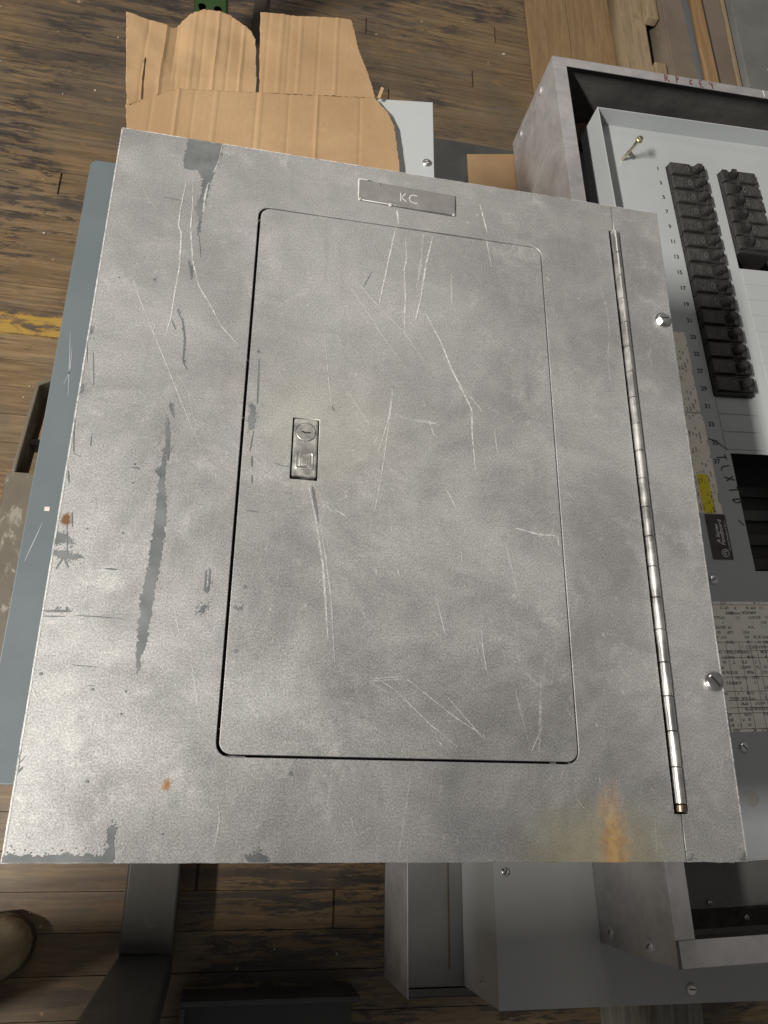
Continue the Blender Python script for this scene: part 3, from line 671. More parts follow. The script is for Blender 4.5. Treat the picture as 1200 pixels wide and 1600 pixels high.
for k in range(150):                                        # pinprick flakes all over
    x, yv = mr.uniform(0.004, 0.40), mr.uniform(0.004, H - 0.004); r = mr.uniform(0.00015, 0.0004)
    f = bm.faces.new([bm.verts.new((x + r * math.cos(a * 1.256), yv + r * math.sin(a * 1.256), zi)) for a in range(5)])
    for v in f.verts: v[lay[0]] = 0.9; v[lay[1]] = 0.8
    zi += 3e-7
o = bm_obj('paint_chips', bm, 'chip', cover); tag(o, 'blue grey patches where the silver paint has flaked off', kind='stuff')
bm, lay = mark_mesh(); zi += 1e-5
for w, a, P in SCRATCHES:
    ribbon_verts(bm, [clampmm(p) for p in P], w / 1000 * 1.5, zi, lay, a * 0.92, True, 0.002); zi += 4e-7
for P, wt in (([(0.0009, 0.004), (0.0009, 0.30)], 0.9), ([(0.0009, 0.30), (0.0009, 0.585)], 0.95), ([(0.0009, 0.5865), (0.056, 0.5865)], 0.8), ([(0.087, 0.5865), (0.21, 0.5865)], 0.8), ([(0.21, 0.5866), (0.50, 0.5866)], 0.45), ([(0.5070, 0.17), (0.5071, 0.004)], 0.8), ([(0.5073, 0.35), (0.5071, 0.17)], 0.5)):
    ribbon_verts(bm, P, 0.0020, zi, lay, wt * 0.85, False, 0.004); zi += 4e-7        # pale strokes along the rim
for k in range(320):                                        # fine random scuffs
    x, yv = mr.uniform(0.01, 0.45), mr.uniform(0.01, H - 0.02); l = mr.uniform(0.002, 0.016) * mr.random(); an = mr.gauss(-1.3, 0.7)
    ribbon_verts(bm, [clampmm((x * 1000, yv * 1000)), clampmm(((x + l * math.cos(an)) * 1000, (yv + l * math.sin(an)) * 1000))], mr.uniform(0.0004, 0.0010), zi, lay, mr.uniform(0.2, 0.65), True, 0.002); zi += 3e-7
for k in range(70):                                         # dried drips and smudges
    x, yv = mr.uniform(0.13, 0.45), mr.uniform(0.01, H - 0.02); r = mr.uniform(0.001, 0.003)
    c = bm.verts.new((x, yv, zi)); c[lay[0]] = 0.9; c[lay[1]] = 0.30
    ring = [bm.verts.new((x + r * mr.uniform(.6, 1.3) * math.cos(a * 0.628), yv + r * 1.5 * mr.uniform(.6, 1.3) * math.sin(a * 0.628), zi)) for a in range(10)]
    for v in ring: v[lay[0]] = 0.0; v[lay[1]] = 0.30
    for i in range(10): bm.faces.new((c, ring[i], ring[(i + 1) % 10]))
    zi += 3e-7
o = bm_obj('paint_scuffs', bm, 'scratch', cover); tag(o, 'pale scratches and scuffs across the silver paint', kind='stuff')

# ------------------------------------------------------------------ sheet metal under the cover
bc = thing('blue_grey_cover', 'smooth blue grey metal cover under the silver cover, its left edge sticking out', 'panel cover', (0.235, 0.3, -0.0222))
o = plate('sheet', [[(-0.0225 + 0.0020, 0.5605), (-0.0236, 0.5550), (-0.0248, 0.046), (0.47, 0.046), (0.47, 0.5632)]], -0.0162, -0.0142, 'bluegrey', bc, 0.0006)
o.location = -Vector(bc.location)
bm = bmesh.new(); bm_box(bm, -0.0235, -0.0215, 0.048, 0.549, -0.0222, -0.0163); bm_box(bm, 0.466, 0.468, 0.048, 0.56, -0.0222, -0.0163); bm_box(bm, -0.0214, 0.4659, 0.048, 0.050, -0.0222, -0.0163)
o = bm_obj('folded_edge', bm, 'bluegrey', bc); o.location = -Vector(bc.location)
o = plate('sticker', [[(-0.0128, 0.2342), (-0.0092, 0.2342), (-0.0092, 0.2374), (-0.0128, 0.2374)]], -0.0141, -0.01395, painted('pink_sticker', (0.62, 0.45, 0.40), (0.66, 0.58, 0.52), 0.5, 0, 300), bc, 0)
o.location = -Vector(bc.location)
bm = bmesh.new()
for P in ([(-0.016, 0.385), (-0.0125, 0.355), (-0.0095, 0.328)], [(-0.0145, 0.338), (-0.0115, 0.35), (-0.0128, 0.372)], [(-0.020, 0.195), (-0.0125, 0.225)]): ribbon_verts(bm, P, 0.0007, -0.01405)
o = bm_obj('scratches', bm, painted('pale_scratch', (0.26, 0.29, 0.31), (0.3, 0.33, 0.34), 0.5), bc); o.location = -Vector(bc.location); tag(o, 'fine pale scratches', kind='stuff')

gc = thing('grey_enclosure', 'light grey metal enclosure with a slotted screw, partly under the brown cardboard', 'enclosure', (0.155, 0.37, -0.30))
L = -Vector(gc.location)
o = plate('lid', [[(0.03, 0.06), (0.2885, 0.06), (0.2876, 0.7072), (0.03, 0.669)]], -0.0250, -0.0226, 'grey', gc, 0.0006); o.location = L
bm = bmesh.new(); bm_box(bm, 0.034, 0.284, 0.064, 0.66, -0.30, -0.0252, 0.001)
o = bm_obj('can', bm, 'grey', gc); o.location = L
screw(gc, 0.2800 + L.x, 0.6260 + L.y, -0.0226 + L.z, 0.0046, 20)
for i, yv in enumerate((0.07, 0.54)):
    b = box('timber_bearer', 0.02, 0.30, yv, yv + 0.09, FLOOR + 0.0005, -0.3005, 'timber', None, 0.003)
    tag(b, ('grey timber block carrying the grey enclosure near the silver cover latch', 'grey timber block carrying the grey enclosure under the cardboard')[i], 'timber block')

# ------------------------------------------------------------------ torn flattened cardboard
cb = thing('cardboard_sheet', 'large torn brown corrugated cardboard with two flaps behind the silver cover', 'cardboard', (0.1, 0.68, -0.0226))
Lc = -Vector(cb.location)
def creases(x, yv, xs, amp):
    z = 0.0
    for k, cx in enumerate(xs):
        d = abs(x - cx); z += (1 if k % 2 else -0.6) * amp * max(0, 1 - d / 0.0019)
    return z
def base_z(x, yv):
    z = -0.0188 + noise.noise((x * 14, yv * 18, 0)) * 0.0012 + creases(x, yv, (0.019, 0.0415, 0.0560, 0.0755, 0.1125, 0.1165, 0.143, 0.170, 0.212), 0.00075)
    return max(z, -0.0205)
base = [(-0.0028, 0.6278), (0.0105, 0.6378), (0.0418, 0.6592), (0.0744, 0.665), (0.113, 0.6722), (0.1472, 0.6772), (0.2264, 0.6917), (0.2397, 0.6751), (0.2464, 0.658), (0.2515, 0.6084), (0.2520, 0.566), (0.006, 0.566)]
def card(name, pts, zf):
    rr = random.Random(len(pts)); Q = []
    for a, b in zip(pts, pts[1:] + pts[:1]):
        a = Vector(a); b = Vector(b); k = max(1, int((b - a).length / 0.005))
        for i in range(k): Q.append((a.lerp(b, i / k) + Vector((rr.uniform(-1, 1), rr.uniform(-1, 1))) * (0.0004 if i else 0)).to_tuple())
    bm = gridded(Q, 0.0013, zf)
    o = bm_obj(name, bm, 'card', cb, True); o.location = Lc
    m = o.modifiers.new('thickness', 'SOLIDIFY'); m.thickness = 0.0032; m.offset = -1
    return o
# the flaps keep rising away from the fold, buckled along their creases
def fold_y(x): return 0.638 + (x - 0.0105) * 0.7 if x < 0.0418 else 0.659 + (x - 0.0418) * 0.173
def left_z(x, yv):
    t = max(0, yv - fold_y(x))
    z = -0.0192 - 0.0034 * min(1, t / 0.003) * max(0, 1 - t / 0.016) + t * 0.03
    z += (noise.noise((x * 26 + 3, yv * 26, 1)) * 0.0032 + noise.noise((x * 70, yv * 55, 4)) * 0.0009) * min(1, t * 30) + creases(x, yv, (0.006, 0.022, 0.036, 0.0485, 0.058, 0.070, 0.082, 0.095), 0.0009)
    z += 0.0015 * max(0, (yv - 0.742) / 0.022) - 0.004 * min(1, max(0, 1 - abs(x - 0.032) / 0.012)) * min(1, t * 20)
    return z
def right_z(x, yv):
    t = max(0, yv - fold_y(x))
    return -0.0192 - 0.0034 * min(1, t / 0.003) * max(0, 1 - t / 0.016) + t * 0.02 + noise.noise((x * 20 + 9, yv * 20, 2)) * 0.0030 * min(1, t * 30) + creases(x, yv, (0.118, 0.131, 0.139, 0.150, 0.168, 0.186), 0.0007)
card('base_panel', base, base_z)
lf = [(-0.0157, 0.7399), (0.0059, 0.7379), (0.0276, 0.7359), (0.0330, 0.7420), (0.0432, 0.7560), (0.0551, 0.7635), (0.0700, 0.7632), (0.0804, 0.7617), (0.0922, 0.7549), (0.1020, 0.7480), (0.1068, 0.7391), (0.1115, 0.6722), (0.0744, 0.6658), (0.0418, 0.6600), (0.0105, 0.6386), (0.0084, 0.690), (0.0078, 0.690), (0.0088, 0.6368), (-0.0026, 0.6286), (-0.0098, 0.690)]
card('flap', lf, left_z)
rf = [(0.1088, 0.7739), (0.1249, 0.7776), (0.1990, 0.7906), (0.2009, 0.7890), (0.2060, 0.765), (0.2093, 0.7492), (0.2190, 0.722), (0.2272, 0.6935), (0.1144, 0.6735)]
card('flap', rf, right_z)
bm = bmesh.new(); rr = random.Random(2)
ribbon_verts(bm, [(0.1412, 0.606), (0.1455, 0.6115), (0.1495, 0.613)], 0.004, -0.0172, None, 1, True, 0.001)
o = bm_obj('tear', bm, 'black_void', cb); o.location = Lc
bm = bmesh.new()
bm_box(bm, 0, 0.003, 0, 0.011, 0, 0.0012); o = bm_obj('torn_shred', bm, 'card', cb); o.location = Vector((0.229, 0.694, -0.018)) + Lc; o.rotation_euler = (0.5, 0, -0.3)

# ------------------------------------------------------------------ the panelboard in its tub
ANG = R(2.242)
pb = thing('panelboard', 'open grey panelboard in a galvanised tub with rows of black circuit breakers', 'panelboard', (0.569, -0.1054, -0.3845), ANG)
RIM, BOT = 0.1645, 0.0            # local heights: rim, underside
PW, PL = 0.508, 1.1717
def lp(z): return z + 0.3845      # height against the silver cover -> local height
PZ = lp(-0.25)
box('tub_floor', 0, PW, 0, PL, 0.0, 0.0016, painted('speckled_steel', (0.25, 0.245, 0.24), (0.33, 0.325, 0.32), 0.5, 0.3, 12, 0.5, 0.1, (0.05, 0.045, 0.04)), pb, 0)
side = box('side_wall', 0, 0.0018, 0.0, PL, 0.0017, RIM - 0.0001, 'galv', pb, 0.0004)
box('side_wall', PW - 0.0018, PW, 0.0, PL, 0.0017, RIM - 0.0001, 'galv', pb, 0.0004)
ew = plate('end_wall', [[(0.0019, 0.0017), (PW - 0.0019, 0.0017), (PW - 0.0019, RIM - 0.0001), (0.0019, RIM - 0.0001)]], -0.0009, 0.0009, 'galv', pb, 0.0003)
ew.rotation_euler = (R(90), 0, 0); ew.location = (0, PL - 0.001, 0); ew.data.materials[0] = M['galv_dark']  # far wall takes the darker galvanised tone
ew = plate('end_wall', [[(0.0019, 0.0017), (PW - 0.0019, 0.0017), (PW - 0.0019, RIM - 0.0001), (0.0019, RIM - 0.0001)]], -0.0009, 0.0009, 'galv', pb, 0.0003)
ew.rotation_euler = (R(90), 0, 0); ew.location = (0, 0.001, 0)
# folded rims
box('rim', 0.0, 0.0205, 0.0245, PL - 0.0165, RIM, RIM + 0.0016, 'galv', pb, 0.0005)
box('rim', PW - 0.0205, PW, 0.0245, PL - 0.0165, RIM, RIM + 0.0016, 'galv', pb, 0.0005)
toprim = box('rim', 0.0, PW, PL - 0.0160, PL, RIM, RIM + 0.0016, 'galv', pb, 0.0005)
box('rim', 0.0035, PW - 0.0035, 0.0, 0.0240, RIM - 0.0018, RIM + 0.0002, 'galv', pb, 0.0005)
box('corner_tab', 0.0, 0.0030, 0.0, 0.0240, RIM, RIM + 0.0010, 'galv_dark', pb, 0.0003)
# inner base channels and loose screws at the near end
box('dirty_lip', 0.004, PW - 0.004, 0.0075, 0.0285, 0.0018, 0.0030, painted('grimy_steel', (0.05, 0.043, 0.037), (0.12, 0.11, 0.10), 0.7, 0.2, 60), pb, 0.0004)
for x, yv in ((0.142, 0.0345), (0.187, 0.0165)): screw(pb, x, yv, 0.0031, 0.0034, 60)
# knockout in the far end wall, pale wood showing in it
ko = bmesh.new(); lathe(ko, [(0.0175, 0.0), (0.0175, 0.0005), (0.0165, 0.0007)], 0, 0, 28)
o = bm_obj('knockout', ko, 'lumber', pb); o.rotation_euler = (R(90), 0, 0); o.location = (0.1001, PL - 0.0020, 0.0436)
for yv, zv in ((PL - 0.016, 0.118), (PL - 0.016, 0.035), (0.0130, 0.1153), (0.0150, 0.030)):
    screw(pb, -0.0001, yv, zv, 0.0062, 40, False, 'galv', 'screw', '-x')
# RPGE4 written with a marker on the far rim
def hand(parent, name, letters, x, yv, z, h, gap, mat, w=0.0009, rz=0.0):
    G = {'R': [[(0, 0), (0.05, 1)], [(0.05, 1), (0.5, .95), (.55, .7), (.1, .5), (.65, 0)]], 'P': [[(0.1, 0), (0.1, 1)], [(.1, 1), (.55, .9), (.55, .65), (.12, .5)]],
         'G': [[(.55, .95), (.2, .8), (.05, .4), (.2, .05), (.5, .1), (.55, .4), (.3, .4)]], 'E': [[(.1, 1), (.1, 0), (.6, .05)], [(.1, .5), (.5, .55)], [(.1, 1), (.6, 1)]],
         '4': [[(.05, 1), (.1, .55), (.55, .6)], [(.5, 1), (.5, 0)]], 'L': [[(.1, 1), (.15, .1), (.6, 0)]], 'T': [[(0, .9), (.7, 1)], [(.4, .95), (.3, 0)]],
         'X': [[(0, 0), (.6, 1)], [(.1, .95), (.55, .1)]], 'F': [[(.1, 0), (.1, 1), (.6, 1)], [(.1, .5), (.45, .5)]], 'D': [[(.1, 0), (.15, 1), (.6, .6), (.55, .2), (.1, 0)]], 'H': [[(.1, 0), (.1, 1)], [(.6, 0), (.6, 1)], [(.1, .5), (.6, .45)]],
         '-': [[(0, .5), (.5, .6)]], 'i': [[(.3, 0), (.3, .6)]], '|': [[(.3, -.1), (.25, 1.1)]]}
    lines = []; cx = 0
    for c in letters:
        if c == ' ': cx += gap; continue
        for st in G[c]: lines.append([(cx + p[0] * h * 0.8, p[1] * h) for p in st])
        cx += gap
    o = strokes(name, lines, w, 0, mat, parent); o.location = (x, yv, z); o.rotation_euler = (0, 0, rz); return o
hand(toprim, 'marker_writing', 'RP', 0.1790, PL - 0.0150, RIM + 0.0018, 0.0132, 0.0180, 'maroon', 0.0019)
hand(toprim, 'marker_writing', 'GE4', 0.2190, PL - 0.0150, RIM + 0.0018, 0.0125, 0.0170, 'maroon', 0.0019)
hand(toprim, 'chalk_mark', '|', 0.3440, PL - 0.0130, RIM + 0.0018, 0.0110, 0.01, 'white', 0.0014)

# deadfront: flat front plate with openings, turned-up edges
dfa = R(0.85)                    # the front sits slightly askew in the tub
df_root = (0.1745, 1.0236)         # pivot: the upper left breaker corner
cA, sA = math.cos(-dfa), math.sin(-dfa)
def dl(x, yv):                    # tub coordinates -> deadfront coordinates
    x -= df_root[0]; yv -= df_root[1]; return (cA * x - sA * yv, sA * x + cA * yv)
FX0, FX1, FY0, FY1 = -0.1095, 0.2365, -0.9330, 0.0660
bw = 0.0575
holes = [[(0, -15 * 0.0254), (bw, -15 * 0.0254), (bw, 0.0), (0, 0.0)],
         [(0.0843, -0.171), (0.0843 + bw, -0.171), (0.0843 + bw, -0.0015), (0.0843, -0.0015)],
         [(0.0070, -0.618), (0.1300, -0.618), (0.1300, -0.4620), (0.0070, -0.4620)]]
df = plate('deadfront', [[(FX0, FY0), (FX1, FY0), (FX1, FY1), (FX0, FY1)]] + holes, -0.0015, 0.0, 'grey', pb, 0.0003)
df.location = (df_root[0], df_root[1], PZ); df.rotation_euler = (0, 0, dfa)
FH = 0.0275
box('turned_edge', FX0 - 0.0016, FX0 - 0.0001, FY0, FY1 + 0.0016, -0.03, FH, 'grey', df, 0.0004)
box('turned_edge', FX1 + 0.0001, FX1 + 0.0016, FY0, FY1 + 0.0016, -0.03, FH, 'grey', df, 0.0004)
box('turned_edge', FX0, FX1, FY1 + 0.0001, FY1 + 0.0016, -0.03, FH - 0.0003, 'grey', df, 0.0004)
box('turned_edge', FX0, FX1, FY0 - 0.0016, FY0 - 0.0001, -0.03, 0.0, 'grey', df, 0.0004)
# knock-out blanks scored below the left row and beside the right row
bm = bmesh.new()
for i in range(3): bm_box(bm, 0.0015, bw + 0.001, -0.4065 - 0.0254 * i + 0.0006, -0.3820 - 0.0254 * i - 0.0006, 0.0001, 0.0009, 0.0003, 1)
tag(bm_obj('blank_tab', bm, 'grey', df), None)
for i in range(9): box('blank_tab', 0.0860, 0.0843 + bw, -0.1980 - 0.0254 * i + 0.0006, -0.1735 - 0.0254 * i - 0.0006, 0.0001, 0.0007, 'grey', df, 0.0003, 1)

def make_breaker(mirror):
    # body, raised step, rocker handle, side text and a small oval mark
    m = -1 if mirror else 1
    e = bmesh.new()
    def bx2(x0, x1, y0, y1, z0, z1, b=0.0006):
        if mirror: x0, x1 = bw - x1, bw - x0
        bm_box(e, x0, x1, y0, y1, z0, z1, b, 1)
    bx2(0.0006, bw - 0.0006, -0.0250, -0.0006, -0.040, 0.0052)
    b = bm_obj('breaker', e, 'black', df); e = bmesh.new()
    bx2(0.0010, 0.0335, -0.0208, -0.0010, 0.0053, 0.0112)
    bx2(0.0336, 0.0470, -0.0208, -0.0010, 0.0053, 0.0088)
    bx2(0.0471, bw - 0.001, -0.0208, -0.0010, 0.0053, 0.0118)
    bx2(0.002, bw - 0.002, -0.0245, -0.0210, 0.0053, 0.0070)
    bm_obj('face', e, 'breaker_face', b)
    e = bmesh.new()
    hx0, hx1 = (0.0355, 0.0435)
    if mirror: hx0, hx1 = bw - hx1, bw - hx0
    vs = bm_box(e, hx0, hx1, -0.0165, -0.0050, 0.0088, 0.0205)
    for v in vs:
        if v.co.z > 0.015: v.co.x += m * 0.0035; v.co.y = -0.0105 + (v.co.y + 0.0105) * 0.72
    bmesh.ops.bevel(e, geom=e.edges[:], offset=0.0008, segments=2, affect='EDGES')
    hd = bm_obj('handle', e, 'breaker_face', b)
    ox = 0.0265 if not mirror else bw - 0.0265
    pr = plate('oval_mark', [[(ox + 0.0028 * math.cos(a * 0.393), -0.0110 + 0.0052 * math.sin(a * 0.393)) for a in range(16)], [(ox + 0.0020 * math.cos(a * 0.393), -0.0110 + 0.0043 * math.sin(a * 0.393)) for a in range(16)]], 0.01125, 0.0114, 'greyprint', b, 0)
    e = bmesh.new(); rr = random.Random(4)
    for k in range(9):
        x = 0.0040 + k * 0.0020; yv = -0.0035
        while yv > -0.0185:
            l = rr.uniform(0.0008, 0.003); xx = x if not mirror else bw - x
            if rr.random() < 0.75: ribbon_verts(e, [(xx, yv), (xx, yv - l)], 0.0006, 0.01128, None, 1, False)
            yv -= l + 0.0009
    t = bm_obj('small_print', e, 'greyprint', b); tag(t, None, kind='stuff')
    return b
b0 = make_breaker(False)
for i in range(15):
    b = b0 if i == 0 else copy_tree(b0, df)
    b.location = (rnd.uniform(-0.0002, 0.0002), -0.0254 * i, rnd.uniform(-0.0004, 0.0004))
b1 = make_breaker(True)
for i in range(6):
    b = b1 if i == 0 else copy_tree(b1, df)
    b.location = (0.0843 + rnd.uniform(-0.0002, 0.0002), -0.0018 - 0.0242 * i, rnd.uniform(-0.0004, 0.0004))
# circuit numbers
for i in range(19):
    x = -0.0130 + 0.0006 * i / 10
    if i == 18: continue
    text_obj('circuit_number', str(2 * i + 1), x, -0.0060 - 0.02604 * i, 0.00015, 0.0090, 'ink', df, 0, 0.00004, 'CENTER', 0, 1, 0.00028)
text_obj('circuit_number', '37', -0.0150, -0.0060 - 0.02604 * 18, 0.00015, 0.0090, 'ink', df, 0, 0.00004, 'CENTER', 0, 1, 0.00028)
for i in range(6): text_obj('circuit_number', str(2 * i + 2), 0.1515, -0.0130 - 0.0245 * i, 0.00015, 0.0090, 'ink', df, 0, 0.00004, 'CENTER', 0, 1, 0.00028)
# inside: bus insulation seen through the openings
box('interior', -0.07, 0.19, -0.66, 0.03, -0.085, -0.060, 'black_void', df, 0.002)
for i in range(4): box('bus_bar', 0.045, 0.115, -0.600 + i * 0.034, -0.585 + i * 0.034, -0.059, -0.056, 'black' if i != 2 else 'darkgrey', df, 0.001)
# labels down the left side of the deadfront (turned a quarter turn, small print)
def label(name, x0, x1, y0, y1, mat, z=0.0, quarter=True, r=0.0015):
    cx, cy = (x0 + x1) / 2, (y0 + y1) / 2; w, h = x1 - x0, y1 - y0
    if quarter: o = plate(name, [rounded(-h / 2, h / 2, -w / 2, w / 2, r)], 0, 0.00018, mat, df, 0); o.rotation_euler = (0, 0, R(90))
    else: o = plate(name, [rounded(-w / 2, w / 2, -h / 2, h / 2, r)], 0, 0.00018, mat, df, 0)
    o.location = (cx, cy, 0.0001 + z); return o
label('approval_label', -0.056, -0.0235, -0.3435, -0.2860, 'cream')
label('warning_label', -0.056, -0.0240, -0.4060, -0.3440, 'cream', 0.00005)
label('rating_label', -0.056, -0.0220, -0.5455, -0.4085, 'cream', 0.0001)
label('yellow_label', -0.0475, -0.0325, -0.5450, -0.4930, 'yellow', 0.0004)
nb = label('maker_label', -0.0475, -0.0195, -0.6045, -0.5465, 'browncap', 0.0002)
text_obj('lettering', 'A Series', -0.004 + 0.008, 0.0012, 0.00022, 0.0072, 'white', nb, 0, 0.00003, 'CENTER', 0.2)
text_obj('lettering', 'Panelboard', -0.004 + 0.0095, -0.0045, 0.00022, 0.0072, 'white', nb, 0, 0.00003, 'CENTER', 0.2)
text_obj('lettering', 'UL Listed Panelboard Type 1', 0.002, -0.0112, 0.00022, 0.0033, 'white', nb, 0, 0.00003)
mono = plate('monogram', [circle(-0.0205, -0.0045, 0.0048, 28), circle(-0.0205, -0.0045, 0.0042, 28)], 0.00019, 0.00026, 'white', nb, 0)
strokes('monogram_letters', [[(-0.0190, -0.0022), (-0.0222, -0.0020), (-0.0236, -0.0046), (-0.0218, -0.0068), (-0.0205, -0.0050), (-0.0215, -0.0042)], [(-0.0178, -0.0030), (-0.0190, -0.0026), (-0.0196, -0.0046), (-0.0178, -0.0046), (-0.0198, -0.0060), (-0.0178, -0.0068)]], 0.0007, 0.00027, 'white', mono)
# marker scrawl down the strip beside the opening
hw = hand(df, 'marker_scrawl', 'TLXTD', -0.0150, -0.4660, 0.0003, 0.0140, 0.0150, 'ink', 0.0017, R(-80))
strokes('marker_scrawl', [[(-0.027, -0.4420), (-0.012, -0.4450), (0.004, -0.4580)], [(-0.002, -0.553), (0.0045, -0.560)]], 0.0015, 0.0003, 'ink', df)
# instruction sheet with ruled tables
sx0, sx1, sy0, sy1 = -0.0665, 0.0555, -0.8045, -0.6560
il = label('instruction_label', sx0, sx1, sy0, sy1, 'paper', 0, False, 0.002)
w2, h2 = (sx1 - sx0) / 2, (sy1 - sy0) / 2
bm = bmesh.new()
for yv in (h2 - 0.004, h2 - 0.048, h2 - 0.058, h2 - 0.066, h2 - 0.088, h2 - 0.104, h2 - 0.114, h2 - 0.122, h2 - 0.128, h2 - 0.145): ribbon_verts(bm, [(-w2 + 0.003, yv), (w2 - 0.003, yv)], 0.0005, 0.00025, None, 1, False, 0.05)
for k, x in enumerate((-0.047, -0.030, -0.016, -0.008, 0.003, 0.03)): ribbon_verts(bm, [(x, h2 - 0.048), (x, h2 - 0.1449)], 0.0005, 0.00027, None, 1, False, 0.05)
o = bm_obj('table_rules', bm, 'ink', il); tag(o, None, kind='stuff')
plate('flash_symbol', [[(0.0035, -0.056), (0.0055, -0.0560), (0.0045, -0.0620), (0.0070, -0.0620), (0.0050, -0.0700), (0.0060, -0.0695), (0.0040, -0.0725), (0.0025, -0.069), (0.0040, -0.0695), (0.0045, -0.0645), (0.0018, -0.0645)]], 0.00019, 0.0003, 'ink', il, 0)
for i, (tx, ty, b, s) in enumerate(((0.012, -0.058, 'DANGER', 0.0042), (-0.040, h2 - 0.0145, 'WARNING', 0.0042))): text_obj('lettering', b, tx, ty, 0.0003, s, 'ink', il, 0, 0.00003, 'LEFT')
# hardware on the deadfront
x, yv = dl(0.1312, 0.3935); screw(df, x, yv, 0, 0.0056, 30)
x, yv = dl(0.1316, 0.2024); screw(df, x, yv, 0, 0.0056, -45)
x, yv = dl(0.1303, 0.1490)
bm = bmesh.new(); lathe(bm, [(0.0075, 0), (0.0075, 0.0008), (0.0065, 0.0014)], x, yv, 28); bm_obj('hole_plug', bm, 'plug', df, False)
# long bolt standing in the front and a washer screw beside it
x, yv = dl(0.106, 1.0250)
bm = bmesh.new(); lathe(bm, [(0.0021, 0), (0.0021, 0.030), (0.0025, 0.0305), (0.0025, 0.040)], 0, 0, 12)
bolt = bm_obj('bolt', bm, 'brass', df, True); bolt.location = (x, yv, 0); bolt.rotation_euler = (R(4), R(6), 0)
bm = bmesh.new(); lathe(bm, [(0.0050, 0.040), (0.0050, 0.0422)], 0, 0, 18); lathe(bm, [(0.0040, 0.0423), (0.0040, 0.0458), (0.0032, 0.0464)], 0, 0, 6)
bm_obj('bolt_head', bm, 'brass', bolt)
bm = bmesh.new(); lathe(bm, [(0.0050, 0.010), (0.0050, 0.0112)], 0.006, 0.004, 16); bm_obj('washer', bm, 'brass', bolt)

# ------------------------------------------------------------------ boxes under the tub
g = thing('grey_box', 'plain mid grey metal box with slotted screws, under the galvanised tub', 'metal box', (0.72, 0.16, -0.5155))
Lg = -Vector(g.location)
o = plate('lid', [[(0.4449, -0.1686), (1.0, -0.1680), (1.0, 0.50), (0.4449, 0.50)]], -0.3865, -0.3850, 'midgrey', g, 0.0005); o.location = Lg
bm = bmesh.new()
o = box('side_wall', 0.4455, 0.4470, -0.168, 0.4995, -0.5155, -0.3867, 'midgrey', g, 0.0003); o.location = Lg
o = box('side_wall', 0.9985, 1.0, -0.168, 0.4995, -0.5155, -0.3867, 'midgrey', g, 0.0003); o.location = Lg
o = box('end_wall', 0.4472, 0.9983, -0.1680, -0.1665, -0.5155, -0.3867, 'midgrey', g, 0.0003); o.location = Lg
o = box('end_wall', 0.4472, 0.9983, 0.4980, 0.4995, -0.5155, -0.3867, 'midgrey', g, 0.0003); o.location = Lg
o = box('bottom', 0.4472, 0.9983, -0.166, 0.4975, -0.5154, -0.5140, 'midgrey', g, 0); o.location = Lg
screw(g, 0.6752 + Lg.x, -0.1540 + Lg.y, -0.385 + Lg.z, 0.0062, -5)
screw(g, 0.4580 + Lg.x, -0.0315 + Lg.y, -0.385 + Lg.z, 0.0052, 50)
screw(g, 0.4454 + Lg.x, -0.150 + Lg.y, -0.440 + Lg.z, 0.0045, 30, False, 'galv', 'screw', '-x')

t3 = thing('dark_metal_box', 'dark grey metal box with a thin rusty edge, under the plain grey box', 'metal box', (0.64, 0.1, -0.66))
L3 = -Vector(t3.location)
for nm, a in (('side_wall', (0.3736, 0.3752, -0.1805, 0.48)), ('side_wall', (0.9285, 0.93, -0.1805, 0.48)), ('end_wall', (0.3754, 0.9283, -0.1805, -0.1789)), ('end_wall', (0.3754, 0.9283, 0.4784, 0.48))):
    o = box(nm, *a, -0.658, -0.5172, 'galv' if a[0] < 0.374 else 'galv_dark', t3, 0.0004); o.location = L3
o = box('bottom', 0.3736, 0.93, -0.1805, 0.48, -0.66, -0.6582, 'galv_dark', t3, 0); o.location = L3
o = box('rim', 0.3754, 0.928, -0.1785, -0.170, -0.5190, -0.5172, 'galv_dark', t3, 0.0004); o.location = L3
o = box('cover_plate', 0.3756, 0.9280, -0.1685, 0.478, -0.5205, -0.5180, painted('dull_dark_enamel', (0.13, 0.132, 0.13), (0.17, 0.172, 0.168), 0.5, 0.1, 9), t3, 0.0004); o.location = L3
o = box('edge_angle', 0.4262, 0.4274, -0.150, 0.25, -0.5178, -0.5165, painted('rusty_angle', (0.11, 0.07, 0.04), (0.15, 0.095, 0.05), 0.7, 0.2, 40), t3, 0.0002); o.location = L3; tag(o, 'thin rusty edge on the dark box')
for i, (x0, x1, y0, y1) in enumerate(((0.775, 0.850, -0.34, 0.40), (0.40, 0.475, 0.05, 0.40))):
    b = box('timber_bearer', x0, x1, y0, y1, FLOOR + 0.0005, -0.6605, 'timber', None, 0.003)
    tag(b, ('pale grey timber bearer sticking out beneath the plain grey box', 'grey timber bearer hidden under the dark grey metal box')[i], 'timber block')

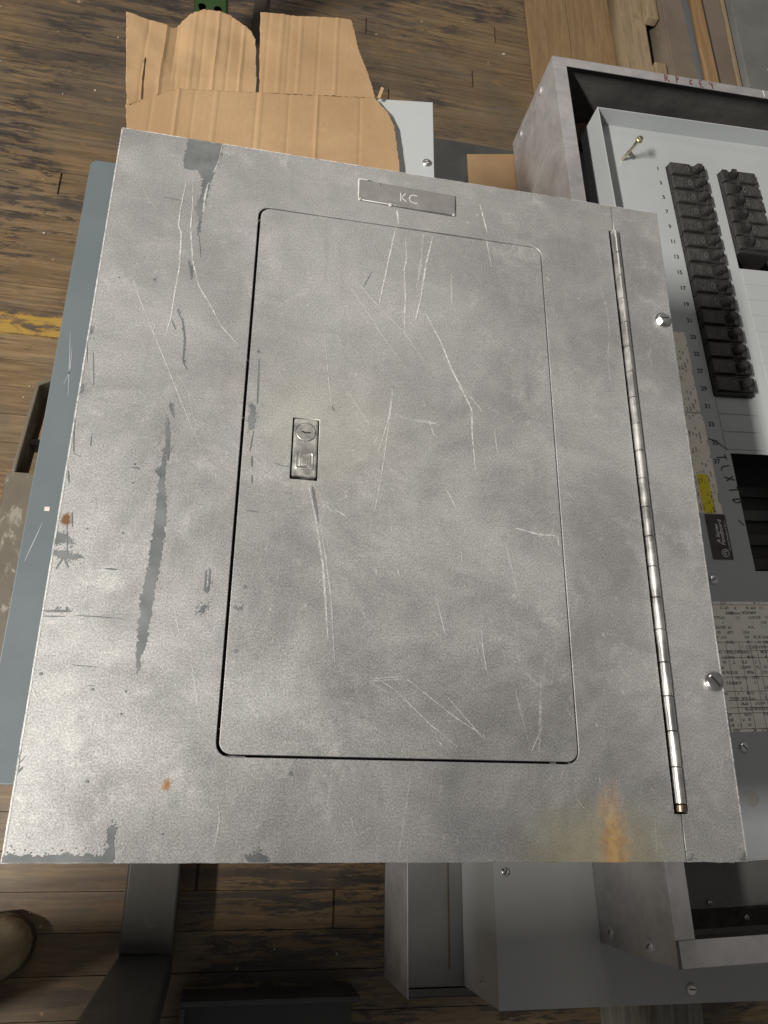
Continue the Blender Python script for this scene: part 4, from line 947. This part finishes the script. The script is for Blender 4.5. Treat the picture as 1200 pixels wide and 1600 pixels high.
# ------------------------------------------------------------------ truck forks under the pile
leg = thing('outrigger_leg', 'scuffed tan steel truck leg with rollers in its slotted tip, on the floor', 'truck leg', (-0.17, 0.35, FLOOR))
Ll = -Vector(leg.location)
ztop = -0.755
def prism(name, pts, z0, z1, mat, parent, bev=0.002):
    o = plate(name, [pts], z0, z1, mat, parent, bev); o.location = Ll; return o
prism('beam', [(-0.2580, 0.560), (-0.2630, 0.08), (-0.120, 0.08), (-0.115, 0.560)], ztop - 0.006, ztop, 'stacker', leg)
prism('skirt', [(-0.2615, 0.081), (-0.2565, 0.081), (-0.2520, 0.556), (-0.2570, 0.556)], FLOOR + 0.02, ztop - 0.0062, 'stacker', leg, 0.0005)
prism('skirt', [(-0.1260, 0.081), (-0.1210, 0.081), (-0.1160, 0.556), (-0.1210, 0.556)], FLOOR + 0.02, ztop - 0.0062, 'stacker', leg, 0.0005)
prism('tip_frame', [(-0.2515, 0.5605), (-0.2385, 0.7310), (-0.2080, 0.7500), (-0.145, 0.7500), (-0.118, 0.7310), (-0.1155, 0.5605), (-0.1220, 0.5605), (-0.1250, 0.7250), (-0.148, 0.7420), (-0.2050, 0.7420), (-0.2320, 0.7260), (-0.2450, 0.5605)], FLOOR + 0.018, ztop, 'stacker', leg)
for yv in (0.595, 0.672):
    bm = bmesh.new(); lathe(bm, [(0.026, 0), (0.0325, 0.004), (0.0325, 0.072), (0.026, 0.076)], yv, FLOOR + 0.034, 24, 'x', -0.214)
    o = bm_obj('roller', bm, 'roller', leg, True); o.location = Ll
bm = bmesh.new(); bm_box(bm, -0.244, -0.123, 0.628, 0.638, FLOOR + 0.025, FLOOR + 0.06); o = bm_obj('axle_bar', bm, 'darkgrey', leg); o.location = Ll

fk = thing('lifting_fork', 'grimy bent steel lifting fork with an upright shank, next to the tan shoe', 'fork', (0.045, 0.1, FLOOR))
Lf = -Vector(fk.location)
o = plate('blade', [[(0.0080, -0.163), (0.0840, -0.167), (0.0850, 0.55), (0.0095, 0.55)]], -0.800, -0.768, 'fork', fk, 0.004); o.location = Lf
bm = bmesh.new()
vs = bm_box(bm, 0.0080, 0.0840, -0.200, -0.1635, -0.800, -0.30, 0.004)
o = bm_obj('shank', bm, painted('dark_blue_steel', (0.045, 0.052, 0.058), (0.065, 0.072, 0.078), 0.45, 0.3, 9), fk); o.location = Lf
b = box('heel_pad', 0.012, 0.080, 0.10, 0.2, FLOOR + 0.0005, -0.8002, 'timber', fk, 0.002); b.location = Lf
cr = thing('carriage_bar', 'dark steel channel lying on the floor below the silver cover, by the fork shank', 'steel channel', (0.26, -0.30, FLOOR))
Lr = -Vector(cr.location)
for nm, a in (('web', (0.100, 0.360, -0.42, -0.222, FLOOR + 0.0005, FLOOR + 0.008)), ('flange', (0.100, 0.360, -0.230, -0.2225, FLOOR + 0.0082, -0.765)), ('flange', (0.100, 0.360, -0.42, -0.412, FLOOR + 0.0082, -0.765)), ('end_plate', (0.100, 0.108, -0.4118, -0.2302, FLOOR + 0.0082, -0.765))):
    o = box(nm, *a, 'darkgrey', cr, 0.002); o.location = Lr

# ------------------------------------------------------------------ tan shoe of the person taking the picture
shoe = thing('shoe', 'tan suede work shoe with stitched rounded toe on the wooden floor', 'shoe', (-0.237, -0.186, FLOOR), R(22))
shoe.scale = (0.94, 0.90, 0.94)
def shoe_ring(t):                 # t from heel 0 to toe 1: half width, centre height, half height
    w = [(0, .020), (.05, .032), (.2, .037), (.45, .039), (.65, .050), (.82, .050), (.92, .041), (.975, .026), (1, .008)]
    hh = [(0, .05), (.05, .085), (.2, .10), (.35, .095), (.5, .075), (.65, .058), (.82, .048), (.92, .042), (.975, .034), (1, .02)]
    def ip(a):
        for (x0, y0), (x1, y1) in zip(a, a[1:]):
            if x0 <= t <= x1: return y0 + (y1 - y0) * (t - x0) / (x1 - x0)
    return ip(w), ip(hh)
bm = bmesh.new(); rings = []
for i in range(25):
    t = 1 - (1 - i / 24) ** 1.15 if i else 0.0
    w, h = shoe_ring(min(t, 1)); x = -0.16 + 0.29 * t
    ring = []
    for k in range(16):
        a = math.pi * k / 15
        ring.append(bm.verts.new((x, w * math.cos(a) * (1.0 if 0.1 < k / 15 < 0.9 else 0.98), 0.022 + h * math.sin(a) ** 0.8 if 0 < k < 15 else 0.022)))
    rings.append(ring)
for a, b in zip(rings, rings[1:]):
    for k in range(15): bm.faces.new((a[k], a[k + 1], b[k + 1], b[k]))
    bm.faces.new((a[15], a[0], b[0], b[15]))
bm.faces.new(rings[0]); bm.faces.new(rings[-1][::-1])
up = bm_obj('upper', bm, 'suede', shoe, True)
outl = []
for i in range(25):
    t = i / 24; w, h = shoe_ring(t); outl.append((-0.16 + 0.292 * t, w + 0.0025))
sole = plate('sole', [outl + [(x, -w) for x, w in outl[::-1]]], 0.0005, 0.0235, 'sole', shoe, 0.003)
bm = bmesh.new()
for sgn in (1,):
    P = []
    for k in range(9):
        a = R(20 + 140 * k / 8); w, h = shoe_ring(0.80); P.append((-0.16 + 0.29 * 0.80, w * math.cos(a), 0.0228 + h * math.sin(a) ** 0.8))
for a, b in zip(P, P[1:]):
    va = [bm.verts.new((a[0] + d, a[1], a[2] + 0.0006)) for d in (-0.0008, 0.0008)]; vb = [bm.verts.new((b[0] + d, b[1], b[2] + 0.0006)) for d in (-0.0008, 0.0008)]
    bm.faces.new((va[0], va[1], vb[1], vb[0]))
bm_obj('stitching', bm, 'plug', shoe)

# ------------------------------------------------------------------ things on the floor behind
post = thing('rack_upright', 'green steel rack upright with paired teardrop holes, standing behind the cardboard', 'rack upright', (-0.0165, 1.66, FLOOR))
def tear(cx, cy, s=0.0085): return [(cx - s, cy + s * 0.9), (cx - s * 0.5, cy + s * 1.5), (cx + s * 0.5, cy + s * 1.5), (cx + s, cy + s * 0.9), (cx + s * 0.45, cy - s * 1.3), (cx, cy - s * 1.6), (cx - s * 0.45, cy - s * 1.3)]
hol = []
for i in range(13):
    for sx in (-0.0165, 0.0165): hol.append(tear(sx, 0.135 + i * 0.0508))
fr = plate('face', [[(-0.032, 0), (0.032, 0), (0.032, 0.80), (-0.032, 0.80)]] + hol, -0.001, 0.001, 'green', post, 0.0003)
fr.rotation_euler = (R(90), 0, 0); fr.location = (0, -0.01, 0.006)
box('side_web', -0.034, -0.0322, -0.011, 0.055, 0.006, 0.806, 'green', post, 0.0004)
box('side_web', 0.0322, 0.034, -0.011, 0.055, 0.006, 0.806, 'green', post, 0.0004)
box('foot_plate', -0.05, 0.05, -0.03, 0.075, 0.0005, 0.0058, 'green', post, 0.001)
box('back_liner', -0.032, 0.032, 0.03, 0.032, 0.006, 0.80, 'black_void', post, 0)
b = box('upright_shadow', 0.070, 0.100, 1.30, 2.20, FLOOR + 0.0005, FLOOR + 0.012, painted('upright_shadow_brown', (0.042, 0.032, 0.024), (0.06, 0.047, 0.035), 0.7), None, 0.002)  # dark strip laid in place of the green upright's shadow
tag(b, 'narrow dark brown strip on the floor painted as the shadow of the green upright', 'shadow strip')
b = plate('cardboard_scrap', [[(0.4443, 1.0276), (0.60, 1.060), (0.60, 0.80), (0.4500, 0.80)]], -0.3900, -0.3860, 'card')
tag(b, 'small brown cardboard piece under the galvanised tub edge', 'cardboard')
b = thing('support_crate', 'dark painted wooden crate holding up the far end of the galvanised tub', 'crate', (0.75, 0.95, FLOOR))
Lb = -Vector(b.location)
for nm, a in (('side_board', (0.455, 0.475, 0.55, 1.02)), ('side_board', (1.0, 1.02, 0.55, 1.02)), ('end_board', (0.476, 0.999, 0.55, 0.57)), ('end_board', (0.476, 0.999, 1.0, 1.02))):
    o = box(nm, *a, FLOOR + 0.0005, -0.4105, 'darkgrey', b, 0.002); o.location = Lb
o = box('lid', 0.452, 1.03, 0.545, 1.025, -0.4103, -0.3904, 'darkgrey', b, 0.002); o.location = Lb
dk = box('dark_sheet', 0.45, 0.72, 1.15, 1.545, FLOOR + 0.0005, FLOOR + 0.004, painted('dark_slate_tone', (0.05, 0.05, 0.048), (0.075, 0.074, 0.07), 0.6, 0, 10), None, 0.001)  # flat dark area laid on the floor
tag(dk, 'thin dark slate coloured patch on the floor between grey enclosure and tub', 'sheet')
# boards and boxes beyond the tub
for i, (p, lab) in enumerate((([(0.762, 2.60), (0.7919, 1.45), (0.905, 1.45), (0.882, 2.60)], 'orange brown plywood board on the floor with a knot, left of its twin'), ([(0.8840, 2.60), (0.907, 1.45), (1.058, 1.45), (1.044, 2.60)], 'orange brown plywood board between its twin and the old plank'))):
    o = plate('plywood_board', [p], FLOOR + 0.0005, FLOOR + 0.012, 'ply', None, 0.001); tag(o, lab, 'plywood')
pk = thing('old_plank', 'old weathered wooden plank with cleats and a black slot', 'plank', (1.05, 1.8, FLOOR))
Lp = -Vector(pk.location)
o = plate('board', [[(1.010, 2.35), (1.035, 1.40), (1.100, 1.40), (1.092, 2.35)]], FLOOR + 0.0125, FLOOR + 0.06, 'lumber', pk, 0.004); o.location = Lp
for y0, y1 in ((2.00, 2.30), (1.55, 1.84)):
    o = box('cleat', 1.085, 1.118, y0, y1, FLOOR + 0.0605, FLOOR + 0.085, 'lumber', pk, 0.004); o.location = Lp
o = box('slot_backing', 1.093, 1.120, 1.40, 2.35, FLOOR + 0.0125, FLOOR + 0.03, 'black_void', pk, 0); o.location = Lp
bx_ = thing('brown_box', 'flat grey brown hardboard box beyond the tub with a blue edge strip', 'box', (1.2, 1.9, FLOOR))
Lx = -Vector(bx_.location)
o = plate('top', [[(1.114, 2.5), (1.124, 1.45), (1.222, 1.45), (1.208, 2.5)]], FLOOR + 0.1, FLOOR + 0.106, 'brown_board', bx_, 0.001); o.location = Lx
o = plate('body', [[(1.118, 2.5), (1.128, 1.45), (1.218, 1.45), (1.204, 2.5)]], FLOOR + 0.0005, FLOOR + 0.0998, 'brown_board', bx_, 0.001); o.location = Lx
o = plate('edge_strip', [[(1.163, 2.5), (1.198, 1.45), (1.202, 1.45), (1.186, 2.5)]], FLOOR + 0.1062, FLOOR + 0.109, 'bluegrey', bx_, 0.0005); o.location = Lx
o = plate('wooden_lath', [[(1.190, 2.5), (1.205, 1.45), (1.240, 1.45), (1.212, 2.5)]], FLOOR + 0.1095, FLOOR + 0.122, 'orange_wood'); tag(o, 'narrow orange wooden lath along the brown hardboard', 'lath')
b2 = thing('hardboard_sheet', 'brown hardboard sheet with a pale trim strip along one edge', 'hardboard', (1.3, 1.9, FLOOR))
L2 = -Vector(b2.location)
o = plate('board', [[(1.225, 2.5), (1.245, 1.45), (1.325, 1.45), (1.318, 2.5)]], FLOOR + 0.0005, FLOOR + 0.095, 'brown_board', b2, 0.001); o.location = L2
o = plate('trim_strip', [[(1.300, 2.5), (1.309, 1.45), (1.318, 1.45), (1.310, 2.5)]], FLOOR + 0.0952, FLOOR + 0.102, 'lumber', b2, 0.001); o.location = L2
db = thing('slate_cabinet', 'dark grey metal cabinet with small bright screws beyond the tub', 'cabinet', (1.5, 1.9, FLOOR))
Ld = -Vector(db.location)
o = plate('body', [[(1.326, 2.5), (1.330, 1.45), (1.75, 1.45), (1.75, 2.5)]], FLOOR + 0.0005, FLOOR + 0.11, 'darkgrey', db, 0.002); o.location = Ld
o.data.materials.clear(); o.data.materials.append(painted('slate_enamel', (0.15, 0.152, 0.142), (0.20, 0.20, 0.188), 0.5, 0, 7, 0.4, 0.1, (0.25, 0.245, 0.225)))
o = plate('front_plate', [[(1.338, 1.66), (1.52, 1.90), (1.72, 1.90), (1.72, 1.5), (1.345, 1.5)]], FLOOR + 0.1102, FLOOR + 0.114, 'darkgrey', db, 0.001); o.location = Ld
for x, yv in ((1.335, 1.70), (1.40, 1.86)): screw(db, x + Ld.x, yv + Ld.y, FLOOR + 0.1101 + Ld.z, 0.006, 20)

# crumbs and chips of white paint scattered on the floor
cr = random.Random(21); bm = bmesh.new()
for i in range(170):
    x, yv = cr.uniform(-0.6, 1.1), cr.uniform(-0.3, 2.3); r = cr.uniform(0.001, 0.0035) * (1.6 if cr.random() < 0.15 else 1)
    vs = [bm.verts.new((x + r * cr.uniform(.5, 1.2) * math.cos(a * 1.047), yv + r * cr.uniform(.5, 1.2) * math.sin(a * 1.047), FLOOR + 0.0006)) for a in range(6)]
    top = bm.verts.new((x, yv, FLOOR + 0.0006 + r * 0.7)); bm.faces.new(vs[::-1])
    for k in range(6): bm.faces.new((vs[k], vs[(k + 1) % 6], top))
o = bm_obj('floor_crumbs', bm, painted('pale_crumbs', (0.36, 0.33, 0.28), (0.5, 0.46, 0.40), 0.8, 0, 60)); tag(o, 'pale crumbs and splinters scattered over the wooden floor', 'debris', None, 'stuff')

# ------------------------------------------------------------------ the person standing at the near left corner
person = thing('person', 'person in dark work clothes standing at the corner of the pile, leaning over it', 'person', (-0.34, -0.38, FLOOR))
J = {  # joint: (x, y, z above the floor, radius)
    'pelvis': (-0.43, -0.36, 0.98, 0.16), 'waist': (-0.40, -0.355, 1.15, 0.155), 'chest': (-0.32, -0.345, 1.38, 0.18), 'neck': (-0.22, -0.30, 1.57, 0.068), 'head': (-0.165, -0.275, 1.67, 0.090), 'crown': (-0.155, -0.27, 1.79, 0.084),
    'hip_a': (-0.44, -0.26, 0.90, 0.10), 'knee_a': (-0.40, -0.245, 0.52, 0.098), 'ankle_a': (-0.345, -0.235, 0.12, 0.075),
    'hip_b': (-0.42, -0.46, 0.90, 0.10), 'knee_b': (-0.37, -0.440, 0.52, 0.098), 'ankle_b': (-0.33, -0.46, 0.12, 0.075),
    'shoulder_a': (-0.33, -0.195, 1.48, 0.066), 'elbow_a': (-0.30, -0.18, 1.20, 0.052), 'wrist_a': (-0.14, -0.20, 1.34, 0.034), 'palm_a': (-0.085, -0.205, 1.39, 0.030),
    'shoulder_b': (-0.27, -0.51, 1.48, 0.066), 'elbow_b': (-0.19, -0.53, 1.20, 0.052), 'wrist_b': (-0.09, -0.36, 1.35, 0.034), 'palm_b': (-0.06, -0.31, 1.40, 0.030)}
for s, d in (('a', (1, 0.25)), ('b', (0.7, 0.7))):           # five unequal curled fingers per hand
    px, py, pz, _ = J['palm_' + s]
    for k, (off, ln) in enumerate(((-0.03, 0.045), (-0.018, 0.066), (-0.004, 0.072), (0.010, 0.066), (0.023, 0.052))):
        ox, oy = -d[1] * off, d[0] * off
        J['f%d1_%s' % (k, s)] = (px + d[0] * ln * 0.55 + ox, py + d[1] * ln * 0.55 + oy, pz - 0.008, 0.009)
        J['f%d2_%s' % (k, s)] = (px + d[0] * ln + ox, py + d[1] * ln + oy, pz - 0.03, 0.008)
E_ = [('pelvis', 'waist'), ('waist', 'chest'), ('chest', 'neck'), ('neck', 'head'), ('head', 'crown')]
for s in 'ab':
    E_ += [('pelvis', 'hip_' + s), ('hip_' + s, 'knee_' + s), ('knee_' + s, 'ankle_' + s), ('chest', 'shoulder_' + s), ('shoulder_' + s, 'elbow_' + s), ('elbow_' + s, 'wrist_' + s), ('wrist_' + s, 'palm_' + s)]
    for k in range(5): E_ += [('palm_' + s, 'f%d1_%s' % (k, s)), ('f%d1_%s' % (k, s), 'f%d2_%s' % (k, s))]
names = list(J); px, py, pz = person.location
me = bpy.data.meshes.new('body')
me.from_pydata([(J[k][0] - px, J[k][1] - py, J[k][2]) for k in names], [(names.index(a), names.index(c)) for a, c in E_], [])
body = mesh_obj('body', me, None, person)
mod = body.modifiers.new('skin', 'SKIN')
for v, k in zip(me.skin_vertices[0].data, names): v.radius = (J[k][3], J[k][3]); v.use_root = (k == 'pelvis')
body.modifiers.new('smooth', 'SUBSURF').levels = 2
dg = bpy.context.evaluated_depsgraph_get(); dg.update()
bme = bpy.data.meshes.new_from_object(body.evaluated_get(dg))
body.modifiers.clear(); body.data = bme; bme.name = 'body'
bme.materials.clear()
for m in (painted('navy_workwear', (0.020, 0.022, 0.030), (0.032, 0.034, 0.044), 0.85, 0, 30), painted('skin', (0.42, 0.25, 0.17), (0.48, 0.30, 0.21), 0.5, 0, 20), painted('dark_trousers', (0.025, 0.025, 0.026), (0.04, 0.04, 0.04), 0.85, 0, 30)): bme.materials.append(m)
for p in bme.polygons:
    p.use_smooth = True; c = p.center; wx, wy = c.x + px, c.y + py
    hand_near = min((Vector((wx, wy, c.z)) - Vector(J[k][:3])).length for k in ('palm_a', 'palm_b', 'f21_a', 'f21_b', 'f22_a', 'f22_b'))
    p.material_index = 1 if c.z > 1.56 or hand_near < 0.05 else (2 if c.z < 1.0 else 0)
hd = (J['head'][0] - px, J['head'][1] - py)
fd = Vector((0.97, 0.24, 0)); sd = Vector((-0.24, 0.97, 0))
def blob(name, c, r, mat):
    bm = bmesh.new(); bmesh.ops.create_uvsphere(bm, u_segments=16, v_segments=10, radius=1.0)
    for v in bm.verts: v.co = Vector(c) + fd * v.co.x * r[0] + sd * v.co.y * r[1] + Vector((0, 0, 1)) * v.co.z * r[2]
    return bm_obj(name, bm, mat, person, True)
hc = Vector((hd[0] + 0.005, hd[1] + 0.005, 1.725))
hair = M['sole']
blob('hair', hc - fd * 0.022 + Vector((0, 0, 0.05)), (0.100, 0.096, 0.095), hair)
blob('nose', hc + fd * 0.086 + Vector((0, 0, -0.012)), (0.018, 0.012, 0.020), bme.materials[1])
blob('mouth', hc + fd * 0.074 + Vector((0, 0, -0.052)), (0.010, 0.024, 0.006), painted('lips', (0.30, 0.12, 0.10), (0.34, 0.15, 0.12), 0.5))
for s in (-1, 1):
    blob('eye', hc + fd * 0.072 + sd * 0.032 * s + Vector((0, 0, 0.012)), (0.006, 0.010, 0.007), 'white')
    blob('ear', hc + sd * 0.083 * s - fd * 0.008, (0.018, 0.010, 0.030), bme.materials[1])
other = copy_tree(shoe); other.location = (-0.215, -0.46, FLOOR); other.rotation_euler = (0, 0, R(-4))
tag(other, 'tan suede work shoe farther from the silver cover, under the same person', 'shoe')

# ------------------------------------------------------------------ keep to three levels: thing > part > sub-part
def lift(o, new):
    m = o.matrix_basis.copy(); p = o.parent
    while p is not new: m = p.matrix_basis @ m; p = p.parent
    o.parent = new; o.matrix_basis = m
for o in list(df.children):
    if o.children: lift(o, pb)
lift(mono.children[0], nb)
for p in (cyl, sl):
    for o in list(p.children): lift(o, latch)
